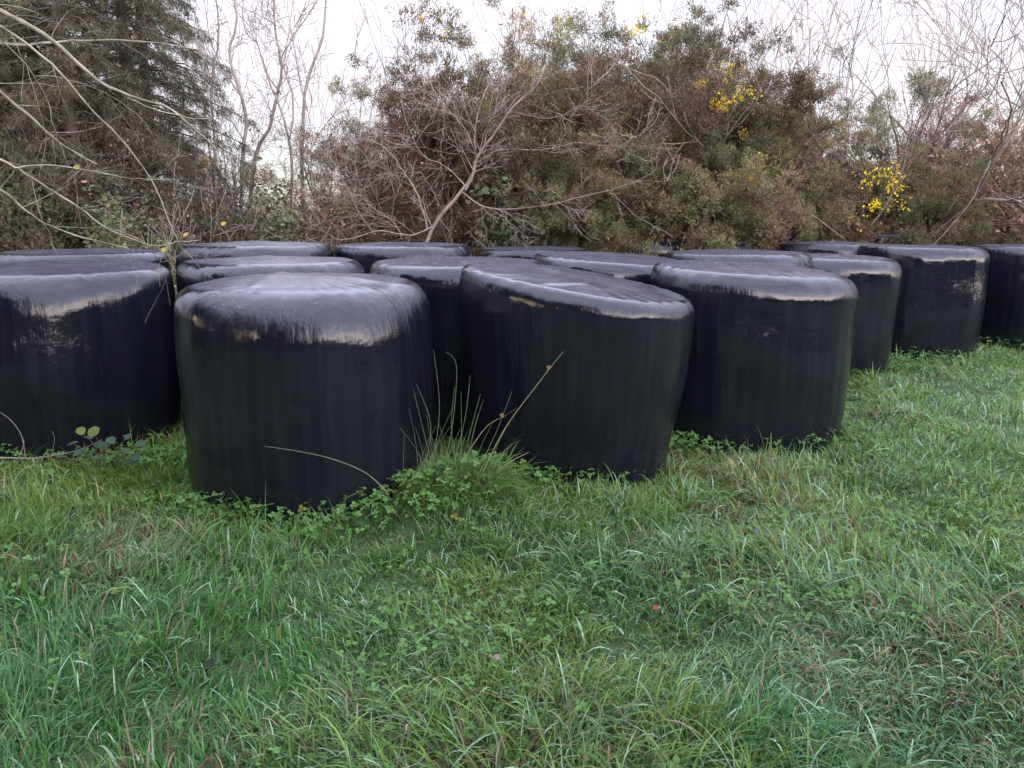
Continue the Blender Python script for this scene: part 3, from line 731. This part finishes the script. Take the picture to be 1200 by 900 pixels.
place_copies(trA, [(X(1050, 15), 15, .5, .95, 'leafless many stemmed tree standing right of the tall upright gorse'),
                   (X(1170, 17), 17, 2.0, 1.05, 'leafless tree at the top right corner behind the red brown shrubs')], GT)
place_copies(trB, [(X(1120, 17), 17, 1.2, 1.0, 'leafless tree in the middle of the red brown twigs at the right'),
                   (X(1250, 16), 16, 1.0, .95, 'leafless tree cut by the right edge of the photo'),
                   (X(985, 19), 19, 3.0, 1.05, 'leafless tree far behind the tall upright gorse')], GT)

# --- red brown twiggy shrubs, right
rdA = make_bare('twiggy_shrub', '', 'shrub', 3.6, .019, 9, .5, Ptwig, M_BARK_RED, (.36, .21, .15), 3000)
GR = 'red brown twiggy shrubs in the hedge'
place_copies(rdA, [(X(1100, 14.0), 14.0, .2, 1.3, 'red brown leafless shrub over the far right bales'),
                   (X(1185, 13.7), 13.7, 1.9, 1.3, 'red brown leafless shrub against the right edge of the photo'),
                   (X(960, 14), 14, 3.0, .8, 'reddish twiggy shrub between the two yellow flowering gorses'),
                   (X(1060, 13.9), 13.9, 2.2, .95, 'brown twiggy shrub above the small yellow flowering gorse'),
                   (X(1230, 13.6), 13.6, 4.0, 1.25, 'tall brown twiggy shrub at the far right end of the hedge'),
                   (X(330, 13.5), 13.5, 5.1, .62, 'brown twiggy shrub low at the foot of the bare saplings'),
                   (X(400, 13.4), 13.4, .9, .66, 'brown twiggy shrub low at the left foot of the tall gorse'),
                   (X(255, 13.3), 13.3, 2.9, .7, 'brown twiggy shrub low beside the dark conifers'),
                   (X(590, 13.6), 13.6, 1.4, .9, 'brown twiggy shrub behind the pale bare bush'),
                   (X(470, 13.9), 13.9, 5.6, 1.0, 'brown twiggy shrub among the stems of the left tall gorse')], GR)

# --- gorse: open stems below, spiny shoots gathered on the upper twigs
def make_gorse(hgt, stems, nt_scale, cols, spread=.32, K=20, depth=3, low=.38, skip=.48, r0=.055):
    t = thing('gorse_bush', (0, 0, 0), '', 'gorse')
    P = dict(step=.2, wob=.12, up=.05, taper=.65, rmin=.0045, depth=depth, n=[4, 4, 4, 3], ang=[.5, .6, .65, .7], len=[.62, .55, .52, .5]); P['from'] = [.35, .25, .15, .15]
    polys, tips = bare_tree(hgt, r0, stems, spread, P)
    mesh_obj('trunk', tubes('trunk', polys, 5), M_BARK_DARK, t)
    C_ = []; D_ = []
    for tip, d, pts in tips:
        if tip[2] < hgt * low and rng.random() < .5: continue
        if rng.random() < skip: continue
        q = max(4, int(nt_scale * rng.uniform(2.2, 6.5))); sg = rng.uniform(.06, .13)
        off_ = rng.normal(0, 1, (q, 3)) * [sg, sg, sg * .8]
        for o_ in off_: C_.append(tip + o_); D_.append(unit(o_ / sg * .6 + np.array([0, 0, .5]) + d * .4))
    C_ = np.array(C_); D_ = np.array(D_)
    # colour drifts from clump to clump
    v = vnoise(C_[:, 0] + C_[:, 2] * .7, C_[:, 1] + C_[:, 2] * .5, 1.5, stems); v = np.clip((v - .2) / .6 + rng.normal(0, .15, len(C_)), 0, .999)
    cols = np.array(cols); ci = v * (len(cols) - 1); a = ci.astype(int); f = (ci - a)[:, None]; col = cols[a] * (1 - f) + cols[np.minimum(a + 1, len(cols) - 1)] * f
    mesh_obj('foliage', tri_mesh('foliage', [spines(C_, D_, K, .060, .0135, .6, col, .5, .035)]), M_FOL, t)
    t['_n'] = len(C_)
    return t, C_
GC = [(.23, .145, .10), (.21, .165, .085), (.12, .14, .06), (.29, .25, .12)]
GC2 = [(.23, .155, .115), (.17, .15, .09), (.095, .125, .065), (.24, .22, .11)]
gA, cA = make_gorse(5.0, 5, 3.2, GC)
gB, cB = make_gorse(5.2, 6, 3.6, GC2, .38)
gC, cC = make_gorse(3.6, 7, 4.5, GC, .5, low=.1)
gD, cD = make_gorse(4.6, 8, 4.5, [(.27, .17, .11), (.25, .20, .10), (.13, .14, .06), (.32, .28, .13)], .42, low=.05, skip=.34)
for g_ in (gA, gB, gC, gD): del g_['_n']
GG = 'gorse bushes along the hedge'
def flowers(root, pts_world, label=None):
    "yellow blossom as a part of this one bush"
    M = root.matrix_world
    s = root.scale[0]; rz = root.rotation_euler[2]; l = np.array(root.location)
    Pw = np.concatenate([np.array(c)[None] + rng.normal(0, sg, (n_, 3)) * [1, .7, .8] for c, sg, n_ in pts_world]) - l
    c_, s_ = cos(-rz), sin(-rz); loc = np.stack([Pw[:, 0] * c_ - Pw[:, 1] * s_, Pw[:, 0] * s_ + Pw[:, 1] * c_, Pw[:, 2]], 1) / s
    mesh_obj('flowers', tri_mesh('flowers', [leaves(loc, 3, .034 / s, .018 / s, np.array([.78, .57, .03]), .3, 0)]), M_PETAL, root)
oA = place_copies(gA, [(X(545, 13.2), 13.2, 3.6, 1.0, 'tall leggy gorse with a few yellow flowers, left of the middle'),
                  (X(735, 13.6), 13.6, 2.2, 1.05, 'tall leggy gorse with yellow flowers at the top middle of the photo'),
                  (X(640, 14.2), 14.2, 4.0, 1.02, 'tall gorse between the two leggy gorses, with sky showing through its crown'),
                  (X(600, 14.8), 14.8, 5.2, .98, 'tall thin gorse just behind the leggy gorse with few flowers'),
                  (X(940, 13.8), 13.8, 1.2, .84, 'upright dark gorse right of the large yellow flowering gorse'),
                  (X(445, 14.2), 14.2, 1.9, .86, 'airy gorse at the left end of the tall gorse, beside the open patch of sky')], GG)
oB = place_copies(gB, [(X(835, 12.9), 12.9, 1.0, .93, 'large spreading gorse half merged with the tall dense gorse right of the middle'),
                  (X(595, 14.6), 14.6, 3.6, 1.0, 'dense gorse standing behind the pale bare bush'),
                  (X(800, 14.3), 14.3, 5.1, 1.0, 'dense gorse behind and left of the large yellow flowering gorse'),
                  (X(1000, 14.2), 14.2, 2.6, .85, 'rounded gorse behind the small yellow flowering gorse at the right')], GG)
oC = place_copies(gC, [(X(1030, 12.6), 12.6, .3, .70, 'small gorse with yellow flowers above the far right bales'),
                  (X(700, 12.5), 12.5, 2.0, .80, 'low rounded olive gorse right of the pale bare bush'),
                  (X(620, 12.9), 12.9, 3.5, .85, 'low gorse touching the right side of the pale bare bush'),
                  (X(770, 12.3), 12.3, 5.0, .80, 'low olive gorse left of the foot of the large flowering gorse'),
                  (X(880, 12.2), 12.2, 1.2, .85, 'low gorse with scattered yellow flowers at the foot of the large flowering gorse'),
                  (X(965, 12.7), 12.7, 4.2, .5, 'low dull gorse over the gap between the farthest bales'),
                  (X(1130, 12.2), 12.2, 2.8, .45, 'low green gorse under the red brown shrubs'),
                  (X(1215, 12.0), 12.0, 5.8, .42, 'low gorse at the right end of the hedge')], GG)
oD = place_copies(gD, [(X(848, 13.1), 13.1, .7, 1.0, 'tall dense olive gorse with bright yellow flowers across its crown'),
                  (X(735, 14.2), 14.2, 3.7, 1.15, 'tallest dense olive brown gorse reaching the top middle of the photo'),
                  (X(1060, 13.2), 13.2, 1.9, .62, 'dense low gorse behind the small yellow flowering gorse'),
                  (X(950, 13.5), 13.5, 5.2, .66, 'dense dark gorse filling the hedge right of the large flowering gorse'),
                  (X(1090, 13.7), 13.7, 3.0, .76, 'dense brown gorse above the square shouldered far bale'),
                  (X(1190, 13.6), 13.6, 4.4, .74, 'dense brown gorse above the bale cut by the right edge'),
                  (X(400, 13.9), 13.9, .9, .45, 'low dense gorse left of the pale bare bush, under the open sky'),
                  (X(545, 14.0), 14.0, 1.6, .95, 'dense gorse crown behind the left leggy gorse')], GG)
flowers(oD[0], [(at(850, 85, 11.9), .15, 60), (at(822, 98, 11.9), .06, 46), (at(848, 118, 11.9), .09, 75), (at(872, 112, 11.9), .11, 40), (at(845, 128, 11.9), .04, 36), (at(872, 160, 11.9), .06, 22)])
flowers(oA[0], [(at(530, 48, 13), .10, 26), (at(530, 125, 13), .10, 8), (at(500, 20, 13), .1, 10), (at(522, 38, 13), .06, 12)])
flowers(oA[1], [(at(745, 35, 13), .07, 24), (at(752, 15, 13), .06, 12), (at(775, 52, 13), .12, 12), (at(620, 22, 13), .10, 10)])
flowers(oC[0], [(at(1045, 200, 11.9), .10, 30), (at(1022, 208, 11.8), .10, 30), (at(1045, 220, 11.8), .08, 30), (at(1025, 240, 11.8), .06, 34), (at(1000, 262, 11.8), .1, 12), (at(1055, 240, 11.8), .1, 14)])
flowers(oC[4], [(at(882, 205, 11.4), .08, 34), (at(880, 213, 11.4), .05, 26), (at(862, 250, 11.4), .08, 26), (at(895, 190, 11.4), .12, 12), (at(852, 217, 11.4), .04, 10)])

# --- dense low bushes filling the foot of the hedge
def make_low(w, h, nc, cols, size):
    t = thing('hedge_bush', (0, 0, 0), '', 'bush')
    # leaf clumps spread through an uneven mound
    u = unit(rng.normal(0, 1, (nc, 3))); u[:, 2] = np.abs(u[:, 2]); rr_ = rng.random((nc, 1)) ** .45
    lump = 1 + .28 * np.sin(3 * np.arctan2(u[:, 1], u[:, 0]) + 5 * u[:, 2] + nc)[:, None] + .16 * rng.normal(0, 1, (nc, 1)).clip(-1.5, 1.5)
    C_ = u * rr_ * lump * np.array([w, w * .6, h])
    v = np.clip(vnoise(C_[:, 0] * 1.0 + 3, C_[:, 2] + C_[:, 1], 2.2, nc) * 1.3 - .15 + rng.normal(0, .15, nc), 0, .999)
    cols = np.array(cols); ci = v * (len(cols) - 1); a = ci.astype(int); f = (ci - a)[:, None]; col = cols[a] * (1 - f) + cols[np.minimum(a + 1, len(cols) - 1)] * f
    mesh_obj('foliage', tri_mesh('foliage', [leaves(C_, 9, size, .07, col, .35, .6), spines(C_[::2], unit(u[::2] + [0, 0, .5]), 5, .12, .01, .4, col[::2], .3, .05)]), M_FOL, t)
    P = dict(step=.15, wob=.13, up=.06, taper=.7, rmin=.004, depth=2, n=[4, 4], ang=[.6, .7], len=[.6, .55]); P['from'] = [.2, .2]
    polys, tips = bare_tree(h * 1.5, .022, 9, .6, P)
    mesh_obj('stems', tubes('stems', polys, 4), M_BARK_GREY, t)
    return t
LC = [(.055, .085, .045), (.10, .14, .06), (.17, .13, .08), (.16, .20, .11)]
lA = make_low(1.3, 1.7, 1500, LC, .075); lB = make_low(1.2, 1.5, 1400, [(.09, .10, .06), (.20, .13, .09), (.13, .15, .08), (.23, .21, .11)], .06)
GL = 'dense low bushes at the foot of the hedge'
names = ['by the dark conifers at the left edge', 'under the hanging branches at the left', 'behind the second left bale', 'below the open patch of sky', 'right of the open patch of sky',
         'left of the pale bare bush', 'behind the foot of the pale bare bush', 'right of the pale bare bush', 'under the tall gorse in the middle', 'left of the large flowering gorse', 'under the large flowering gorse', 'right of the large flowering gorse', 'between the two yellow flowering gorses', 'right of the small flowering gorse', 'under the red brown shrubs', 'at the right edge of the photo']
us = np.linspace(-20, 1230, 16); sA = []; sB = []
for i_, (u, nm) in enumerate(zip(us, names)):
    Y = (13.0 if u > 240 else 11.9) + .6 * sin(i_ * 2.3); s = (1.15 + .25 * sin(i_ * 1.7 + 1)) * (.75 if 230 < u < 400 else 1)
    (sA if i_ % 2 == 0 else sB).append((X(u, Y), Y, i_ * 1.3, s, ('dark green leafy bush ' if i_ % 2 == 0 else 'brown and green leafy bush ') + nm))
place_copies(lA, sA, GL); place_copies(lB, sB, GL)

# --- dark conifers, left
def make_conifer(h, w, seed):
    t = thing('dark_conifer', (0, 0, 0), '', 'tree')
    polys = [(np.array([[0, 0, -.1], [.03, 0, h * .3], [-.02, .03, h * .6], [0, 0, h]]), np.array([.13, .1, .06, .01]))]
    C_ = []; D_ = []; dead = []
    nb = int(h * 17)
    for b_ in range(nb):
        z = h * (.04 + .94 * (b_ / nb)); a = b_ * 2.4 + rng.normal(0, .3); L_ = w * (1 - z / h) ** .7 * rng.uniform(.65, 1.15) + .15
        k = 8; pts = [np.array([0, 0, z])]; 
        for q in range(1, k):
            f = q / (k - 1); pts.append(np.array([cos(a + .15 * sin(b_)) * L_ * f, sin(a + .15 * sin(b_)) * L_ * f, z + .12 * L_ * f - .42 * L_ * f * f]) + rng.normal(0, .02, 3))
        pts = np.array(pts); polys.append((pts, np.linspace(.022 * (1 - z / h) + .006, .004, k)))
        for q in range(int(L_ * 16)):
            f = rng.uniform(.18, 1); i0 = min(int(f * (k - 1)), k - 2); p = pts[i0] + (pts[i0 + 1] - pts[i0]) * (f * (k - 1) - i0)
            sd = np.array([-sin(a), cos(a), 0]) * rng.choice([-1, 1]); ln = rng.uniform(.15, .45) * (1.1 - f * .6)
            e = p + sd * ln + np.array([cos(a), sin(a), 0]) * ln * .5 + [0, 0, -.25 * ln - rng.uniform(0, .18)]
            dead.append((np.array([p, (p + e) / 2 + [0, 0, .02], e]), np.array([.004, .003, .002])))
            if rng.random() < .72:
                for g_ in (.35, .6, .8, 1): C_.append(p + (e - p) * g_); D_.append(unit(e - p + [0, 0, -.12]))
    C_ = np.array(C_); D_ = np.array(D_)
    v = vnoise(C_[:, 0] + C_[:, 2], C_[:, 1] + 2 * C_[:, 2], 1.2, seed)[:, None]
    col = np.array([.04, .06, .035]) * (1 - v) + np.array([.13, .115, .065]) * v
    dn = rng.random(len(C_)) < .16; col[dn] = np.array([.11, .075, .055])
    mesh_obj('trunk', tubes('trunk', polys + dead, 6), M_BARK_DARK, t)
    mesh_obj('foliage', tri_mesh('foliage', [spines(C_, D_, 11, .085, .010, .5, col, .35, .03)]), M_LEAF, t)
    return t
cfA = make_conifer(8.5, 2.0, 3)
place_copies(cfA, [(X(165, 13.6), 13.6, .3, 1.12, 'dark conifer bordering the open patch of sky'),
                   (X(95, 12.6), 12.6, 2.2, 1.05, 'dark conifer second from the left behind the hanging branches'),
                   (X(15, 12.9), 12.9, 4.1, 1.1, 'dark conifer at the left edge of the photo'),
                   (X(60, 15.5), 15.5, 1.1, 1.15, 'dark conifer in the second row behind the left edge one'),
                   (X(185, 16), 16, 3.1, 1.15, 'dark conifer in the second row behind the one by the sky'),
                   (X(-75, 13.2), 13.2, 5.1, 1.1, 'dark conifer just beyond the left edge')], 'dark conifers at the left')
# grey twiggy shrubs in front of the conifers
gtA = make_bare('grey_shrub', '', 'shrub', 5.2, .03, 5, .35, Ptwig, M_BARK_DARK, (.17, .11, .07), 700)
place_copies(gtA, [(X(150, 12.2), 12.2, .2, .95, 'grey leafless shrub in front of the conifers, left of the open sky'),
                   (X(215, 12.4), 12.4, 4.4, .9, 'grey leafless shrub at the edge of the open patch of sky')], 'grey leafless shrubs before the conifers')

# --- pale bare bush in front of the hedge (its main limbs follow the photo)
hb = at(505, 275, 10.9); hb[2] = float(gh(hb[0], hb[1])); 
haw = thing('pale_bare_bush', hb, 'pale leafless bush with wide thin branches, in front of the gorse in the middle', 'bush')
polys = []; tips = []
Ph = dict(step=.10, wob=.12, up=.02, taper=.7, rmin=.0028, depth=3, n=[4, 4, 3], ang=[.6, .7, .7], len=[.62, .6, .55]); Ph['from'] = [.1, .15, .2]
limbs = [
 ([(485, 340), (505, 268), (545, 218), (560, 185), (600, 130), (628, 105), (645, 70)], 10.9, 10.6, .045, .006),
 ([(545, 222), (557, 195), (556, 160), (562, 130), (580, 80), (588, 40)], 10.75, 10.9, .022, .004),
 ([(560, 190), (585, 178), (640, 178), (680, 173), (730, 178)], 10.75, 10.3, .016, .003),
 ([(540, 225), (575, 245), (640, 245), (680, 235), (730, 222), (760, 212)], 10.8, 10.2, .018, .003),
 ([(505, 268), (480, 278), (440, 275), (400, 285), (370, 270)], 10.8, 10.4, .018, .004),
 ([(545, 218), (520, 195), (495, 180), (480, 150), (470, 100)], 10.8, 11.0, .016, .004),
 ([(500, 270), (490, 230), (470, 200), (450, 175), (420, 165), (385, 175)], 10.85, 11.1, .020, .003),
 ([(440, 275), (420, 250), (400, 215), (390, 190), (360, 150)], 10.6, 10.4, .012, .003),
 ([(560, 185), (545, 150), (520, 120), (500, 90), (460, 60)], 10.8, 11.2, .012, .003),
 ([(600, 130), (640, 140), (680, 120), (700, 90)], 10.7, 10.5, .010, .003),
 ([(575, 245), (600, 262), (612, 285)], 10.7, 10.5, .010, .003),
 ([(470, 280), (455, 255), (430, 240), (415, 225), (380, 232), (345, 215)], 10.8, 10.5, .014, .003),
]
for pp, Y0, Y1, r0, r1 in limbs:
    a, r_ = poly_px(pp, Y0, Y1, r0 * .72, r1 * .85); a = a + np.cumsum(rng.normal(0, .008, a.shape), 0); polys.append((a - hb, r_)); kk = len(a)
    for q in range(int(kk * .5)):
        i0 = rng.integers(3, kk); t = unit(a[i0] - a[i0 - 1]); sd = unit(np.cross(t, rng.normal(0, 1, 3)))
        grow(polys, tips, a[i0] - hb, unit(t * .6 + sd * .8), rng.uniform(.25, .75), r_[i0] * .5, 1, Ph)
mesh_obj('trunk', tubes('trunk', polys, 6), M_BARK_PALE, haw)

# --- undergrowth and thicket filling the land behind the hedge
n = 9000; x = rng.uniform(-16, 17, n); y = rng.uniform(15, 22, n)
hgt = (1.0 + 1.3 * fbm(x, y, .5, 300)); z = gh(x, y) + rng.random(n) ** .6 * hgt
C_ = np.stack([x, y, z], 1)
v = vnoise(x, y + z, 1.3, 310)[:, None]; col = np.array([.05, .065, .035]) * (1 - v) + np.array([.15, .095, .07]) * v
th_ = mesh_obj('thicket', tri_mesh('thicket', [leaves(C_, 7, .11, .13, col, .35, .5), spines(C_, np.tile([0, 0, 1.0], (n, 1)), 6, .5, .012, .4, col * 1.2, .3, .1)]), M_LEAF)
tag(th_, 'tangled brown undergrowth behind the hedge', 'thicket', kind='stuff')

# --- tree belt behind the camera: it shows only as the dark reflection on the bales
bt = thing('field_hedge', (0, -13, 0), 'dark field hedge across the field behind the camera', 'hedge')
n = 15000; ang = rng.uniform(-1.9, 1.9, n); lf = sstep(-.25, .25, ang)      # ang 0 = straight behind, + = left
rad = rng.uniform(15, 19, n) * (1 - lf) + rng.uniform(10, 13.5, n) * lf
x = -np.sin(ang) * rad; y = -np.cos(ang) * rad
hh_ = 1.6 + 1.8 * fbm(x, y, .45, 400) + lf * (6.0 + 5.5 * fbm(x, y, .45, 402))
gap = (np.abs(ang - 1.41) < .062) | (np.abs(ang - 1.50) < .02) | (np.abs(ang - 1.63) < .03)
z = rng.random(n) ** .7 * hh_; k_ = gap & (z < 4.2) & (z > 1.8); z[k_] = rng.random(k_.sum()) * 1.2
C_ = np.stack([x, y + 13, z], 1)
mesh_obj('foliage', tri_mesh('foliage', [leaves(C_, 6, .6, .22, np.array([.045, .055, .03]), .4, .2)]), M_LEAF, bt)
polys = []
for q in range(60):
    a = rng.uniform(-1.9, 1.9); a = a if abs(a + 1.01) > .1 else 1.2; rr_ = 16.5 if a > 0 else 12; p = np.array([sin(a) * rr_, -cos(a) * rr_ + 13, 0]); polys.append((np.array([p, p + [rng.normal(0, .2), 0, 2], p + [rng.normal(0, .4), rng.normal(0, .3), 5.5 if a < 0 else 2.5]]), np.array([.14, .1, .02])))
mesh_obj('trunk', tubes('trunk', polys, 6), M_BARK_DARK, bt)

# ------------------------------------------------------------------ SKY and SUN
SUN_EL = R(9); SUN_AZ = R(238)      # compass bearing of the sun seen from above: 0 = +Y, clockwise; behind the camera to the left
w = bpy.data.worlds.new('World'); sc.world = w; w.use_nodes = True; nt = w.node_tree; nt.nodes.clear(); L = nt.links.new
out = nt.nodes.new('ShaderNodeOutputWorld'); bg = nt.nodes.new('ShaderNodeBackground'); bg.inputs['Strength'].default_value = .15
sky = nt.nodes.new('ShaderNodeTexSky'); sky.sky_type = 'NISHITA'; sky.sun_disc = False; sky.sun_elevation = SUN_EL; sky.sun_rotation = SUN_AZ
sky.air_density = 1.0; sky.dust_density = 1.5; sky.ozone_density = 1.5
tc = nt.nodes.new('ShaderNodeTexCoord'); sp = nt.nodes.new('ShaderNodeSeparateXYZ')
# thin high cloud veil: whiter low down, blue showing through overhead
mp = nt.nodes.new('ShaderNodeMapping'); mp.inputs['Scale'].default_value = (1, 1, 2.6)
cn_ = nt.nodes.new('ShaderNodeTexNoise'); cn_.inputs['Scale'].default_value = 2.0; cn_.inputs['Detail'].default_value = 6
L(tc.outputs['Generated'], mp.inputs[0]); L(mp.outputs[0], cn_.inputs['Vector']); L(tc.outputs['Generated'], sp.inputs[0])
cr = ramp(nt, [(0.0, (.80,) * 3), (.25, (.85,) * 3), (.6, (.80,) * 3), (1, (.80,) * 3)]); L(sp.outputs[2], cr.inputs[0])
nr = nt.nodes.new('ShaderNodeMapRange'); nr.inputs[1].default_value = .35; nr.inputs[2].default_value = .65; nr.inputs[3].default_value = -.18; nr.inputs[4].default_value = .22; L(cn_.outputs[0], nr.inputs[0])
ad = nt.nodes.new('ShaderNodeMath'); ad.operation = 'ADD'; ad.use_clamp = True; L(cr.outputs[0], ad.inputs[0]); L(nr.outputs[0], ad.inputs[1])
mx = nt.nodes.new('ShaderNodeMix'); mx.data_type = 'RGBA'; L(ad.outputs[0], mx.inputs[0]); L(sky.outputs[0], mx.inputs[6]); 
cc_ = ramp(nt, [(0.0, (.232, .228, .235)), (.28, (.31, .30, .335)), (.55, (.74, .76, 1.02)), (1, (.86, .90, 1.16))]); L(sp.outputs[2], cc_.inputs[0])
vm = nt.nodes.new('ShaderNodeVectorMath'); vm.operation = 'SCALE'; vm.inputs[3].default_value = 10.5; L(cc_.outputs[0], vm.inputs[0])
# bright low cloud on the side of the setting sun, behind the camera
dt = nt.nodes.new('ShaderNodeVectorMath'); dt.operation = 'DOT_PRODUCT'; ga = R(168); dt.inputs[1].default_value = (sin(ga), cos(ga), 0.0); L(tc.outputs['Generated'], dt.inputs[0])
gm = nt.nodes.new('ShaderNodeMapRange'); gm.interpolation_type = 'SMOOTHSTEP'; gm.inputs[1].default_value = -.25; gm.inputs[2].default_value = .95; L(dt.outputs['Value'], gm.inputs[0])
ge = ramp(nt, [(0.0, (1.0, .80, .72)), (.16, (.95, .82, .80)), (.34, (.42, .39, .43)), (.6, (.04, .04, .05)), (.75, (0, 0, 0))]); L(sp.outputs[2], ge.inputs[0])
gv = nt.nodes.new('ShaderNodeVectorMath'); gv.operation = 'SCALE'; L(ge.outputs[0], gv.inputs[0]); L(gm.outputs[0], gv.inputs[3])
gs = nt.nodes.new('ShaderNodeVectorMath'); gs.operation = 'SCALE'; gs.inputs[3].default_value = 31.0; L(gv.outputs[0], gs.inputs[0])
ga_ = nt.nodes.new('ShaderNodeVectorMath'); ga_.operation = 'ADD'; L(vm.outputs[0], ga_.inputs[0]); L(gs.outputs[0], ga_.inputs[1]); L(ga_.outputs[0], mx.inputs[7])
L(mx.outputs[2], bg.inputs[0]); L(bg.outputs[0], out.inputs[0])
sl = bpy.data.lights.new('sun', 'SUN'); sl.energy = 1.0; sl.angle = R(10); sl.color = (1, .76, .52)
so = bpy.data.objects.new('sun', sl); COL.objects.link(so)
from mathutils import Vector
dirv = Vector((sin(SUN_AZ) * cos(SUN_EL), cos(SUN_AZ) * cos(SUN_EL), sin(SUN_EL)))
so.rotation_euler = dirv.to_track_quat('Z', 'Y').to_euler(); so.location = (0, 0, 20)
